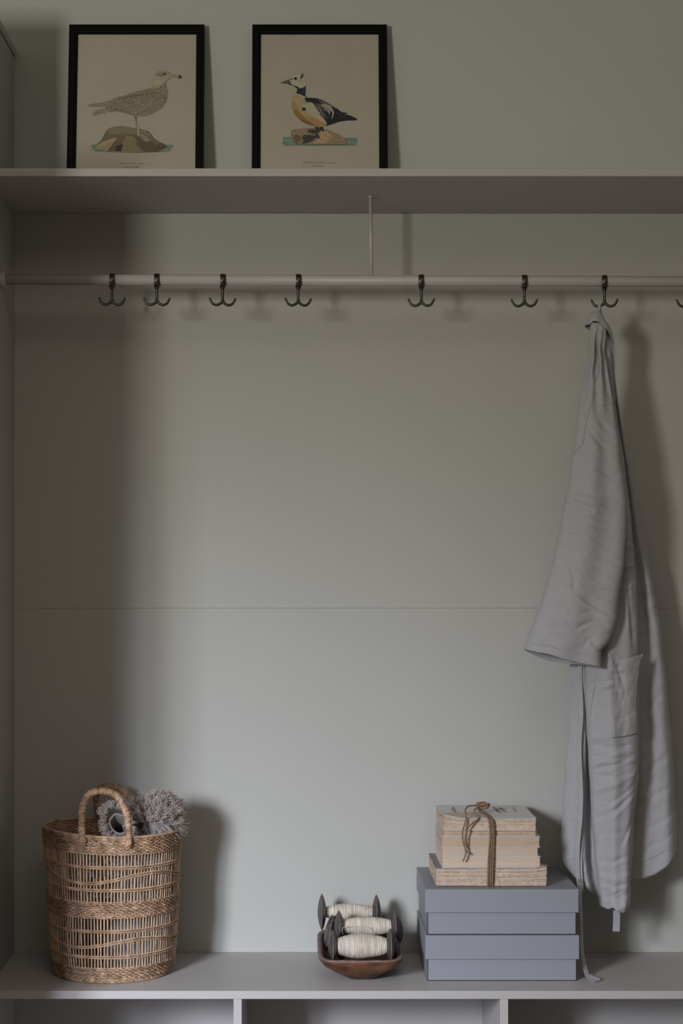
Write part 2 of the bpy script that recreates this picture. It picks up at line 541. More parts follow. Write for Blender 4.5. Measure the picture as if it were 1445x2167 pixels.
class Frame:
    def __init__(self, name, x0, x1, label):
        self.cx = (x0 + x1) / 2
        self.w = x1 - x0
        self.t = thing(name, (self.cx, FYB, ST), label, 'picture', 'framed bird prints on the shelf')
        self.t.rotation_euler = (-TILT, 0, 0)
        prof = [(0, 0.0), (0.0035, 0.0), (0.0045, 0.0018), (0.0075, 0.0018), (0.0085, 0.0002), (0.0125, 0.0002), (0.0138, 0.0035),
                (0.0165, 0.0040), (FW - 0.0012, 0.0065), (FW, 0.0090), (FW, 0.018), (0, 0.018)]
        k = MB()
        hw, H = self.w / 2, FH
        v, f = [], []
        n = len(prof)
        for (sx, zc, sz) in ((-1, 0, 1), (1, 0, 1), (1, H, -1), (-1, H, -1)):
            for a, d in prof:
                v.append((sx * (hw - a), d, zc + sz * a))
        for i in range(4):
            for j in range(n):
                a, b = i * n + j, i * n + (j + 1) % n
                f.append((a, ((i + 1) % 4) * n + j, ((i + 1) % 4) * n + (j + 1) % n, b))
        k.add(v, f)
        self.raw(k, 'frame', M['frame'])
        self.pd = 0.0118
        k = MB()
        k.box((-hw + 0.006, self.pd, 0.006), (hw - 0.006, self.pd + 0.0012, H - 0.006))
        self.print = self.raw(k, 'print', M['paper'])
        k = MB(); k.box((-hw + 0.005, 0.0142, 0.005), (hw - 0.005, 0.0175, H - 0.005))
        self.raw(k, 'backing_board', M['frame'])
        k = MB(); k.box((-hw + FW - 0.004, 0.0091, FW - 0.004), (hw - FW + 0.004, 0.0104, H - FW + 0.004))
        self.raw(k, 'glass', M['glass'])
        self.layer = 0
        self.hold = False
        self.A = []

    def raw(self, k, name, m, parent=None):
        me_o = k.build(name, m, None)
        me_o.parent = parent or self.t
        me_o.location = (0, 0, 0)
        return me_o

    def uv(self, px, py):
        """photo pixel -> local (x, z) on the print's plane"""
        d = np.array([(px - CX) / F, 1.0, -(py - CY) / F])
        o = np.array([0, CAMY, CAMZ])
        nrm = np.array([0, math.cos(TILT), -math.sin(TILT)])
        up = np.array([0, math.sin(TILT), math.cos(TILT)])
        p0 = np.array([self.cx, FYB, ST]) + nrm * self.pd
        s = np.dot(p0 - o, nrm) / np.dot(d, nrm)
        q = o + d * s - p0
        return q[0], float(np.dot(q, up))

    def art_begin(self, sc, ox, oy):
        self.sc, self.ox, self.oy = sc, ox, oy

    def put(self, p, col, lay=None):
        if not self.hold: self.layer += 1
        self.A.append((p, col, self.layer))

    def pt(self, a): return self.uv(a[0] / self.sc + self.ox, a[1] / self.sc + self.oy)

    def poly(self, pts, col, smooth=0, alb=None):
        p = np.asarray(pts, float)
        if smooth:
            q = np.vstack([p[-1:], p, p[:2]])
            out = []
            for i in range(len(p)):
                a, b, c, d = q[i], q[i + 1], q[i + 2], q[i + 3]
                for u in np.linspace(0, 1, smooth, endpoint=False):
                    out.append(0.5 * ((2 * b) + (c - a) * u + (2 * a - 5 * b + 4 * c - d) * u * u + (3 * b - a - 3 * c + d) * u ** 3))
            p = np.array(out)
        self.put(p, col)

    def line(self, pts, wd, col, taper=True, n=10):
        p = spline(pts, n) if len(pts) > 2 else np.asarray(pts, float)
        t = np.gradient(p, axis=0)
        t /= np.linalg.norm(t, axis=1)[:, None] + 1e-9
        nn = np.stack([-t[:, 1], t[:, 0]], 1)
        s = np.linspace(0, 1, len(p))
        ww = wd / 2 * (np.sin(PI * np.clip(s, 0.04, 0.96)) ** 0.6 if taper else np.ones(len(p)))
        q = np.vstack([p + nn * ww[:, None], (p - nn * ww[:, None])[::-1]])
        self.put(q, col)

    def ell(self, cx, cy, rx, ry, col, n=14, rot=0):
        a = np.linspace(0, 2 * PI, n, endpoint=False)
        x, y = rx * np.cos(a), ry * np.sin(a)
        c, s = math.cos(rot), math.sin(rot)
        self.put(np.stack([cx + x * c - y * s, cy + x * s + y * c], 1), col)

    def art_finish(self):
        from mathutils.geometry import tessellate_polygon
        ref = lin((129, 121, 108))
        palb = np.array([0.60, 0.54, 0.45])
        V, Fc, C = [], [], []
        n = 0
        for i, (p, col, ly) in enumerate(self.A):
            dd = self.pd - 0.00003 - 0.00115 * ly / (self.layer + 1)
            pts = [self.pt(a) for a in p]
            loc = [(a, dd, b) for a, b in pts]
            tri = tessellate_polygon([[Vector((a, b, 0)) for a, b in pts]])
            c = np.clip(lin(col) / ref * palb, 0, 0.95)
            V += loc
            for t in tri:
                t = [x + n for x in t]
                # face towards the camera (-y)
                a, b, cc = (np.array(V[x]) for x in t)
                if np.cross(b - a, cc - a)[1] > 0: t = t[::-1]
                Fc.append(tuple(t))
                C.append(c)
            n += len(loc)
        me = bpy.data.meshes.new('bird_drawing')
        me.from_pydata(V, [], Fc)
        me.materials.append(M['art'])
        ca = me.color_attributes.new('col', 'FLOAT_COLOR', 'CORNER')
        cc = np.repeat(np.hstack([np.array(C), np.ones((len(C), 1))]), 3, 0)
        ca.data.foreach_set('color', cc.ravel())
        me.update()
        o = bpy.data.objects.new('bird_drawing', me)
        COL.objects.link(o)
        o.parent = self.print
        return o

    def text(self, s, px0, px1, py, h, shear=0.0, spacing=1.0):
        cu = bpy.data.curves.new('caption', 'FONT')
        cu.body = s
        cu.size = 1
        cu.shear = shear
        cu.space_character = spacing
        o = bpy.data.objects.new('caption', cu)
        COL.objects.link(o)
        bpy.context.view_layer.update()
        dg = bpy.context.evaluated_depsgraph_get()
        me = bpy.data.meshes.new_from_object(o.evaluated_get(dg))
        bpy.data.objects.remove(o)
        co = np.array([v.co for v in me.vertices])
        x0, x1 = co[:, 0].min(), co[:, 0].max()
        y1 = co[:, 1].max()
        y0 = 0
        for v in me.vertices:
            u = (v.co.x - x0) / (x1 - x0)
            t = (v.co.y - y0) / max(y1 - y0, 1e-6)
            a, b = self.uv(px0 + (px1 - px0) * u, py + h / 2 - h * t)
            v.co = (a, self.pd - 0.0003, b)
        me.materials.clear()
        me.materials.append(M['ink'])
        ob = bpy.data.objects.new('caption', me)
        COL.objects.link(ob)
        ob.parent = self.print


# --- young gull on a rock
f1 = Frame('framed_print', X(140, 0.30), X(430, 0.30), 'black framed print of a speckled gull standing on a rock')
f1.art_begin(6.02, 160, 130)
BODY = (104, 95, 80); LIGHT = (136, 128, 112); DK = (52, 45, 33); MID = (86, 78, 62)
f1.poly([(195, 1058), (430, 1056), (1240, 1062), (1252, 1080), (1210, 1130), (1190, 1150), (1000, 1158), (240, 1142), (205, 1105)], (88, 99, 86))
f1.layer += 1; f1.hold = True
for i in range(26):
    y = 1062 + R.random() * 90
    x = R.choice([R.uniform(200, 300), R.uniform(1080, 1180)])
    f1.line([(x, y), (x + 30, y + R.uniform(-3, 3)), (x + R.uniform(60, 90), y)], 4, R.choice([(58, 82, 72), (104, 118, 102), (64, 92, 78)]))
f1.hold = False
f1.line([(240, 1145), (700, 1160), (1160, 1152)], 7, (48, 58, 50))
f1.poly([(245, 1080), (330, 1000), (385, 890), (430, 850), (520, 825), (620, 825), (740, 850), (830, 860), (930, 890), (970, 930),
         (1000, 980), (1060, 1020), (1130, 1050), (1172, 1080), (1150, 1110), (1040, 1155), (880, 1160), (650, 1150), (400, 1145),
         (330, 1130), (250, 1100)], (84, 74, 56))
f1.poly([(430, 860), (520, 832), (620, 832), (740, 858), (790, 880), (760, 930), (640, 920), (470, 925), (400, 910)], (98, 88, 69))
f1.poly([(250, 1085), (330, 1030), (400, 1005), (480, 975), (530, 978), (460, 1060), (400, 1140), (330, 1125), (260, 1102)], (124, 108, 84))
f1.line([(270, 1095), (380, 1075), (470, 1010)], 7, (92, 80, 60))
f1.line([(330, 1120), (400, 1095), (430, 1060)], 6, (88, 76, 58))
f1.poly([(410, 1140), (480, 1040), (540, 985), (590, 1050), (520, 1080), (510, 1146)], (78, 68, 50))
f1.poly([(515, 1082), (600, 1050), (580, 1146), (510, 1146)], (44, 38, 29))
f1.poly([(590, 1000), (640, 945), (740, 955), (780, 1010), (775, 1060), (800, 1100), (865, 1152), (590, 1146), (600, 1060)], (100, 88, 66))
f1.poly([(780, 960), (900, 1000), (1000, 980), (1090, 1040), (1172, 1080), (1040, 1155), (880, 1155), (800, 1075)], (70, 62, 47))
f1.poly([(900, 905), (960, 935), (1000, 985), (1080, 1040), (1030, 1060), (930, 1000)], (86, 76, 58))
f1.line([(635, 945), (600, 990), (580, 1020)], 9, (42, 36, 27))
f1.line([(700, 940), (770, 965), (800, 1010)], 12, (60, 52, 38))
f1.line([(1040, 1120), (1120, 1095), (1165, 1075)], 9, (40, 36, 28))
f1.line([(770, 1010), (775, 1060), (770, 1090)], 6, (58, 50, 38))
f1.line([(385, 900), (340, 990), (255, 1080)], 5, (60, 52, 38))
f1.layer += 1; f1.hold = True
for i in range(60):
    x, y = R.uniform(420, 1100), R.uniform(860, 1130)
    if (x > 1000 and y < 1050): continue
    f1.line([(x, y), (x + R.uniform(20, 60), y + R.uniform(-14, 14))], 2.5, R.choice([(66, 58, 44), (100, 90, 70), (76, 68, 52)]))
f1.hold = False
# legs
f1.poly([(748, 690), (785, 700), (782, 780), (786, 862), (776, 862), (765, 770), (750, 720)], (92, 82, 66))
f1.poly([(795, 700), (860, 700), (822, 735), (806, 770), (805, 820), (812, 935), (795, 950), (784, 930), (785, 860), (782, 790), (796, 740)], (132, 120, 100))
f1.line([(806, 770), (800, 860), (805, 940)], 4, (84, 74, 60))
f1.poly([(795, 940), (830, 925), (870, 940), (948, 990), (940, 1005), (910, 1030), (870, 1012), (820, 970)], (112, 101, 84))
f1.poly([(812, 885), (850, 868), (890, 890), (955, 945), (930, 950), (860, 920), (815, 908)], (100, 90, 72))
for e in ((905, 1025), (925, 1000), (870, 1008)):
    f1.line([(805, 945), ((805 + e[0]) / 2, (945 + e[1]) / 2 - 4), e], 3.5, (70, 61, 48))
# tail
f1.poly([(150, 577), (178, 562), (152, 548), (200, 540), (260, 530), (350, 520), (420, 500), (430, 600), (370, 585), (300, 580), (200, 579)], (108, 98, 82))
f1.poly([(205, 697), (208, 655), (225, 632), (300, 608), (380, 590), (420, 655), (330, 668), (260, 688)], (122, 112, 95))
for i in range(9):
    y = 600 + i * 10
    f1.line([(215, 650 + i * 5), (300, 618 + i * 7), (395, 596 + i * 7)], 3, DK if i % 2 else MID)
for i in range(6):
    f1.line([(165, 545 + i * 6), (260, 538 + i * 6), (380, 520 + i * 10)], 3, DK if i % 2 else LIGHT)
# body
f1.poly([(380, 520), (430, 495), (470, 480), (540, 450), (620, 435), (700, 400), (780, 375), (860, 360), (930, 345), (972, 338),
         (972, 300), (980, 230), (1000, 180), (1030, 140), (1070, 118), (1120, 113), (1170, 125), (1210, 150), (1232, 178), (1215, 208),
         (1185, 235), (1160, 265), (1155, 300), (1165, 340), (1178, 390), (1175, 450), (1155, 520), (1120, 570), (1080, 610),
         (1020, 650), (950, 680), (880, 700), (820, 705), (740, 692), (670, 665), (600, 645), (520, 638), (440, 648), (390, 620),
         (370, 570)], BODY)
f1.poly([(975, 320), (982, 230), (1005, 178), (1070, 130), (1150, 130), (1200, 165), (1180, 225), (1130, 270), (1060, 330), (1000, 350)], (124, 114, 98), 3)
f1.ell(1110, 150, 90, 32, (116, 107, 92), rot=0.1)
f1.ell(1080, 175, 60, 18, (98, 89, 75), rot=0.1)
f1.ell(1040, 280, 45, 60, (130, 120, 100))
# fine speckle over breast, belly and neck
def inside(x, y, poly):
    n = len(poly); c = False; j = n - 1
    for i in range(n):
        xi, yi = poly[i]; xj, yj = poly[j]
        if (yi > y) != (yj > y) and x < (xj - xi) * (y - yi) / (yj - yi) + xi: c = not c
        j = i
    return c


BREAST = [(985, 300), (1150, 300), (1158, 340), (1170, 390), (1168, 450), (1148, 520), (1112, 568), (1072, 606), (1012, 645), (945, 674), (880, 694),
          (820, 699), (760, 690), (800, 640), (900, 590), (980, 520), (1040, 440), (1060, 390), (985, 345)]
f1.layer += 1
f1.hold = True
for i in range(1500):
    x, y = R.uniform(740, 1175), R.uniform(260, 702)
    if not inside(x, y, BREAST): continue
    a = R.uniform(0.5, 1.6)
    f1.line([(x, y), (x + 10 * math.cos(a), y + 10 * math.sin(a))], R.uniform(2.8, 4.6), R.choice([(70, 62, 48), (56, 48, 36), (138, 129, 112)]), taper=False)
# scalloped wing feathers
WING = [(380, 540), (430, 500), (540, 455), (620, 440), (700, 405), (780, 380), (860, 363), (930, 350), (975, 342), (1050, 385), (1050, 430),
        (980, 510), (900, 580), (800, 635), (750, 685), (670, 660), (600, 640), (520, 634), (440, 640), (392, 615), (372, 575)]
cells = []
row = 0
y = 340
while y < 690:
    x = 370 + (row % 2) * 13
    while x < 1060:
        xx, yy = x + R.uniform(-4, 4), y + R.uniform(-3, 3) + (1040 - x) * 0.02
        if inside(xx, yy, WING): cells.append((xx, yy))
        x += 26
    y += 17
    row += 1
for xx, yy in cells:
    s_ = R.uniform(10, 14)
    f1.poly([(xx - s_, yy - 3), (xx, yy - s_ * 0.75), (xx + s_ * 0.9, yy - 2), (xx + 3, yy + 2)], LIGHT if R.random() < 0.7 else (124, 114, 94))
f1.layer += 1
for xx, yy in cells:
    s_ = R.uniform(9, 13)
    q = R.random()
    f1.poly([(xx - s_ * 1.1, yy), (xx - 3, yy + 12.5), (xx + s_, yy + 3), (xx, yy + 2.5)], (30, 25, 18) if q < 0.8 else MID)
f1.hold = False
for i in range(14):
    x = 520 + i * 34
    f1.line([(x, 470 - i * 6), (x + 30, 478 - i * 6), (x + 42, 500 - i * 6)], 6, DK)
f1.line([(720, 690), (820, 620), (930, 560), (1000, 470)], 7, (134, 124, 106))
f1.line([(380, 560), (600, 645), (740, 692)], 4, (80, 72, 58))
# beak and eye
f1.poly([(1195, 182), (1215, 162), (1250, 165), (1300, 172), (1328, 180), (1350, 200), (1352, 212), (1322, 214), (1270, 211), (1220, 212), (1195, 220)], (122, 108, 90))
f1.line([(1215, 192), (1265, 192), (1315, 196)], 4, (60, 50, 42))
f1.poly([(1308, 178), (1335, 178), (1350, 198), (1353, 214), (1338, 216), (1306, 214), (1318, 198)], (20, 18, 17))
f1.ell(1135, 158, 19, 13, (30, 24, 20))
f1.ell(1131, 155, 5, 4, (105, 98, 88))
f1.art_finish()
f1.text('LARUS GLAUCUS', 251.5, 287, 345.8, 2.7, spacing=1.25)
f1.text('autumnus', 291, 305.5, 346.4, 2.6, shear=0.3)
f1.text('A', 316.7, 319.6, 346.4, 2.8)
f1.text('Hvittrut, ung fågel', 262, 294.8, 353.2, 2.9, shear=0.35)

# --- black, white and buff duck on a stone
f2 = Frame('framed_print', X(532.4, 0.30), X(821, 0.30), 'black framed print of a black, white and buff duck on a stone')
f2.art_begin(6.881, 570, 130)
BK = (20, 21, 24); WH = (128, 122, 106)
f2.poly([(195, 1102), (600, 1105), (1280, 1112), (1285, 1160), (1268, 1226), (700, 1228), (215, 1224), (180, 1185), (200, 1150)], (86, 99, 86))
f2.layer += 1; f2.hold = True
for i in range(46):
    y = 1108 + R.random() * 112
    x = R.choice([R.uniform(185, 300), R.uniform(1090, 1200)])
    f2.line([(x, y), (x + 30, y + R.uniform(-3, 3)), (x + R.uniform(60, 80), y)], 4, R.choice([(54, 78, 70), (104, 120, 104), (62, 92, 80)]))
f2.hold = False
f2.line([(210, 1222), (700, 1222), (1230, 1224)], 8, (58, 70, 58))
STONE = (110, 94, 74)
f2.poly([(315, 1020), (350, 995), (500, 980), (670, 965), (800, 985), (900, 1015), (1000, 1060), (1090, 1120), (1135, 1170), (1135, 1205),
         (1050, 1215), (700, 1214), (400, 1205), (365, 1160), (320, 1090)], (62, 50, 38))
f2.poly([(323, 1022), (355, 1001), (500, 987), (670, 972), (800, 991), (900, 1021), (1000, 1066), (1085, 1124), (1128, 1172), (1127, 1199),
         (1050, 1209), (700, 1208), (408, 1199), (371, 1157), (327, 1088)], STONE)
f2.poly([(350, 1080), (400, 1060), (460, 1090), (470, 1150), (400, 1190), (370, 1150)], (84, 68, 50))
f2.poly([(740, 1000), (830, 1010), (930, 1100), (860, 1150), (790, 1190), (640, 1195), (720, 1120)], (134, 110, 82))
f2.layer += 1; f2.hold = True
for i in range(42):
    x, y = R.uniform(360, 1060), R.uniform(1000, 1195)
    if y < 985 + max(0, x - 800) * 0.5: continue
    f2.line([(x, y), (x + 30, y + R.uniform(5, 20)), (x + 60, y + R.uniform(0, 30))], R.uniform(3, 7), R.choice([(78, 62, 46), (96, 78, 58), (134, 114, 88), (66, 54, 40)]))
f2.hold = False
# legs and webs
GR = (44, 44, 38)
f2.poly([(540, 1022), (585, 988), (670, 992), (668, 1040), (650, 1062), (600, 1040)], GR)
f2.poly([(470, 1115), (500, 1070), (600, 1068), (655, 1085), (700, 1060), (735, 1100), (730, 1128), (680, 1110), (640, 1150), (560, 1188), (470, 1200), (500, 1150)], GR)
f2.poly([(665, 945), (725, 950), (715, 1010), (700, 1060), (680, 1110), (640, 1130), (670, 1060), (672, 1010)], (34, 33, 30))
f2.poly([(735, 945), (782, 955), (792, 1020), (778, 1030), (760, 1000), (725, 1035), (715, 1025)], (34, 33, 30))
f2.line([(680, 990), (690, 1060), (650, 1130)], 7, (70, 68, 58))
# body: black
f2.poly([(515, 535), (560, 528), (640, 532), (720, 545), (800, 570), (880, 620), (980, 680), (1050, 735), (1138, 750), (1112, 766), (1098, 768),
         (1180, 790), (1280, 840), (1250, 860), (1150, 862), (1080, 870), (1000, 885), (900, 920), (830, 938), (760, 945), (700, 900),
         (620, 700), (560, 620)], BK, 3)
f2.poly([(385, 458), (350, 490), (325, 550), (317, 620), (328, 690), (365, 770), (430, 840), (500, 890), (580, 925), (680, 952), (760, 952),
         (832, 922), (825, 880), (790, 830), (740, 785), (650, 735), (600, 680), (560, 610), (530, 540), (500, 505), (430, 465)], (126, 110, 80), 3)
f2.poly([(322, 600), (330, 700), (368, 775), (432, 843), (502, 890), (582, 925), (680, 950), (752, 950), (700, 900), (600, 860), (500, 790),
         (430, 700), (380, 600)], (120, 98, 64), 3)
f2.poly([(352, 720), (372, 778), (436, 846), (504, 892), (584, 926), (670, 945), (700, 930), (620, 890), (520, 830), (440, 760), (390, 700)], (108, 80, 44), 3)
f2.poly([(430, 835), (504, 892), (584, 926), (650, 940), (580, 905), (500, 860)], (82, 58, 30), 3)
f2.poly([(560, 800), (640, 830), (760, 880), (820, 915), (760, 945), (690, 945), (620, 880)], (122, 98, 62), 3)
f2.poly([(505, 560), (560, 590), (620, 600), (655, 640), (700, 720), (740, 775), (640, 740), (560, 740), (500, 700), (480, 640), (510, 600)], WH, 3)
f2.poly([(540, 740), (640, 745), (740, 790), (800, 850), (826, 900), (760, 870), (640, 800)], (134, 122, 98), 3)
f2.poly([(385, 458), (430, 462), (500, 500), (540, 545), (500, 540), (440, 490)], WH)
f2.poly([(500, 545), (560, 528), (620, 560), (600, 590), (548, 600), (555, 588), (520, 580), (530, 568)], BK)
f2.layer += 1; f2.hold = True
for i in range(22):
    x, y = R.uniform(500, 560), R.uniform(580, 620)
    f2.ell(x, y, 4, 3, (56, 52, 46), 6)
f2.hold = False
f2.ell(503, 695, 33, 26, (84, 74, 58)); f2.ell(503, 695, 26, 21, (22, 20, 20))
f2.ell(545, 715, 8, 5, (96, 86, 70), 8)
f2.layer += 1; f2.hold = True
for i in range(40):
    x, y = R.uniform(600, 720), R.uniform(650, 760)
    f2.line([(x, y), (x + 10, y + 14)], 2.5, (106, 98, 84))
f2.hold = False
# white scapular plumes
for q, wd in (([(645, 612), (668, 690), (720, 768)], 9), ([(672, 612), (700, 690), (738, 768)], 9), ([(695, 612), (735, 690), (772, 780), (792, 822)], 12),
              ([(720, 618), (770, 690), (800, 770), (838, 836)], 10), ([(745, 622), (800, 690), (822, 735)], 12), ([(770, 625), (825, 690), (850, 740)], 11),
              ([(800, 625), (880, 670), (928, 750), (905, 838)], 24), ([(640, 620), (640, 690), (700, 760)], 8), ([(705, 700), (745, 770), (768, 790)], 5)):
    f2.line(q, wd, (134, 128, 112), n=14)
f2.poly([(750, 625), (820, 632), (890, 680), (880, 770), (850, 740), (830, 700), (790, 660)], (118, 112, 98), 3)
for q in ([(712, 552), (760, 600), (900, 650)], [(735, 552), (800, 590), (930, 655)], [(770, 558), (850, 598), (960, 660)], [(800, 572), (900, 625), (985, 672)], [(850, 640), (920, 662), (1000, 690)]):
    f2.line(q, 7, (126, 120, 104), n=12)
for i in range(7):
    f2.line([(700 + i * 24, 640 + i * 4), (740 + i * 22, 720), (790 + i * 16, 830)], 5, (24, 26, 36))
f2.poly([(850, 760), (885, 780), (880, 850), (840, 830)], (22, 34, 46))
for i in range(8):
    f2.line([(900 + i * 20, 690 + i * 12), (980 + i * 12, 760), (1100, 830)], 3, (38, 38, 40))
f2.line([(1085, 768), (1100, 780), (1112, 792)], 5, (100, 94, 82))
# neck
f2.poly([(405, 395), (420, 388), (470, 392), (525, 350), (529, 420), (522, 490), (548, 532), (500, 505), (440, 478), (388, 460), (402, 430)], (24, 26, 34), 3)
f2.poly([(490, 380), (515, 365), (515, 470), (505, 490), (480, 460)], (34, 38, 52))
# head
f2.poly([(296, 262), (330, 225), (380, 200), (440, 190), (482, 205), (505, 245), (521, 300), (526, 350), (500, 378), (460, 388), (420, 397),
         (398, 370), (350, 347), (312, 332), (294, 300)], (132, 127, 112), 3)
f2.ell(455, 300, 40, 45, (122, 114, 98)); f2.ell(440, 320, 28, 26, (132, 126, 110))
f2.poly([(448, 232), (458, 205), (468, 180), (476, 190), (488, 177), (498, 212), (482, 245), (462, 250), (448, 262)], (56, 60, 42))
f2.line([(466, 190), (478, 172), (492, 185)], 5, (110, 106, 92))
f2.ell(322, 262, 22, 15, (92, 90, 58)); f2.ell(327, 262, 10, 10, (70, 70, 44))
f2.ell(380, 253, 25, 21, (34, 27, 22)); f2.ell(380, 251, 8, 7, (14, 12, 12))
f2.poly([(262, 326), (312, 330), (350, 350), (400, 366), (436, 384), (420, 400), (392, 388), (345, 352), (300, 345)], (18, 18, 22))
f2.poly([(155, 318), (230, 280), (290, 260), (302, 290), (318, 335), (262, 326), (200, 322)], (62, 66, 56))
f2.line([(165, 316), (235, 312), (298, 318)], 5, (26, 28, 24))
f2.line([(200, 300), (250, 284), (285, 272)], 8, (92, 94, 80))
for i in range(10):
    f2.line([(232 + i * 9, 1240), (237 + i * 9, 1243)], 3, (80, 72, 60), taper=False)
f2.ell(1258, 570, 4, 3, (90, 80, 66), 6)
f2.art_finish()
f2.text('ENICONETTA STELLERI', 641, 690, 344.2, 2.7, spacing=1.2)
f2.text('autumnus', 693.2, 703.5, 344.6, 2.0, shear=0.3)
f2.text('1', 708.6, 709.8, 344.4, 2.6)
f2.text('alförrädare \u2642', 661, 684, 350.8, 2.9, shear=0.35)


# ------------------------------------------------------------------ seagrass basket
BX, BY, BZ = -0.4215, 0.190, BT
BH = 0.319
bk = thing('seagrass_basket', (BX, BY, BT), 'round open-weave seagrass basket with two loop handles holding the wool blanket', 'basket')


def br(z):      # radius profile
    t = z / BH
    return float(np.interp(t, [0, 0.04, 0.15, 0.35, 0.6, 0.85, 1.0], [0.126, 0.134, 0.138, 0.1405, 0.1425, 0.1475, 0.1500]))


def wob(th, z):  # irregular hand-made shape
    t = z / BH
    return 0.0025 * t * math.sin(2 * th + 0.6) + 0.0018 * nz(math.cos(th) * 1.3, math.sin(th) * 1.3, z * 9) + 0.0015 * math.sin(3 * th + z * 12)


def rimlift(th, z):  # rim rises to the left, wobbles
    t = (z / BH) ** 2
    return t * (-0.004 * math.cos(th) + 0.0022 * math.sin(2 * th + 1.0))


def bp(th, z, dr=0.0):
    r = br(z) + wob(th, z) + dr
    return np.array([BX + math.cos(th) * r, BY + math.sin(th) * r, BZ + z + rimlift(th, z)])


NS = 122
TH = [2 * PI * i / NS for i in range(NS)]


def pyz(py): return Z(py, 0.045) - BT      # height from the near side's pixel row


def band(name, z0, z1, pitch=0.0036):
    k = MB()
    rows = int(round((z1 - z0) / pitch))
    for r_ in range(rows):
        z = z0 + (r_ + 0.5) * (z1 - z0) / rows
        ph = r_ % 2
        pts, tn = [], []
        base = R.uniform(0.78, 1.12)
        for i in range(NS):
            for s_ in (0, 0.5):
                th = (i + s_) * 2 * PI / NS
                a = 0.0026 if (i + ph) % 2 == 0 else -0.0012
                a2 = 0.0026 if (i + 1 + ph) % 2 == 0 else -0.0012
                d = a if s_ == 0 else (a + a2) / 2
                pts.append(bp(th, z + R.uniform(-0.0004, 0.0004), d + R.uniform(-0.0003, 0.0003)))
                tn.append(base * R.uniform(0.62, 1.25))
        k.tube(pts, 0.00192 * np.array([R.uniform(0.8, 1.12) for _ in pts]), 6, tint=tn, up=(0, 0, 1), closed=True, flat=1.0)
    return k.build(name, M['seagrass'], bk, smooth=True, kind='stuff')


band('woven_band', pyz(1809), BH - 0.002)
band('woven_band', pyz(1946), pyz(1909))
band('woven_band', 0.003, pyz(2050))
# stakes
k = MB()
for i, th in enumerate(TH):
    for za, zb in ((pyz(1909) - 0.004, pyz(1809) + 0.004), (pyz(2051) - 0.004, pyz(1946) + 0.004)):
        pts = []
        lean = R.uniform(-0.006, 0.006)
        nn = 6
        for q in range(nn):
            t = q / (nn - 1)
            e = math.sin(PI * t)
            pts.append(bp(th + R.uniform(-0.006, 0.006) * e + lean * e * 1.5, za + (zb - za) * t, 0.0002 + R.uniform(-0.0006, 0.0006)))
        k.tube(pts, R.uniform(0.0014, 0.0021), 6, tint=[R.uniform(0.75, 1.2)] * nn, flat=0.55, up=(math.cos(th), math.sin(th), 0), cap=False)
k.build('stakes', M['stake'], bk, smooth=True, kind='stuff')


def twine(zf, gap=0.0042):
    k = MB()
    for off in (-gap / 2, gap / 2):
        for ph in (0, PI):
            pts, tn = [], []
            n = NS * 4
            for i in range(n):
                th = 2 * PI * i / n
                a = PI * i / 4 + ph
                pts.append(bp(th, zf(th) + off + 0.0009 * math.cos(a) * (1 if off > 0 else -1), 0.0004 + 0.0019 * math.sin(a)))
                tn.append(1.0 + 0.12 * math.sin(a) + R.uniform(-0.08, 0.08))
            k.tube(pts, 0.00135, 5, tint=tn, closed=True)
    k.build('twined_row', M['seagrass'], bk, smooth=True, kind='stuff')


z_a, z_b = pyz(1836), pyz(1885)
twine(lambda th: z_a)
twine(lambda th: z_b)
z_m = pyz(1861)
# front of the basket is th = -pi/2; the wave dips left of the front and rises on the right
twine(lambda th: z_m + 0.0105 * math.sin(3 * (th + PI / 2) - 0.55))
z_c, z_d = pyz(1973), pyz(2028)
twine(lambda th: z_c)
twine(lambda th: z_d)
z_n = pyz(2000)
twine(lambda th: z_n + 0.0085 * math.sin(3 * (th + PI / 2) - 0.05))
# rim braid
k = MB()
n = 420
for ph in (0, 2 * PI / 3, 4 * PI / 3):
    pts, tn = [], []
    for i in range(n):
        th = 2 * PI * i / n
        a = th * 62 + ph
        p = bp(th, BH + 0.001 + 0.0017 * math.cos(a), 0.0005 + 0.0021 * math.sin(a))
        pts.append(p); tn.append(R.uniform(0.75, 1.15))
    k.tube(pts, 0.0021, 6, tint=tn, closed=True)
k.build('braided_rim', M['seagrass'], bk, smooth=True)
# coiled base
k = MB()
for q in range(18):
    rr = 0.128 - q * 0.007
    k.tube([(BX + rr * math.cos(a), BY + rr * math.sin(a), BZ + 0.0042) for a in np.linspace(0, 2 * PI, 64, endpoint=False)], 0.004, 6, closed=True, tint=[R.uniform(.8, 1.1)] * 64)
k.build('base', M['seagrass'], bk, smooth=True)


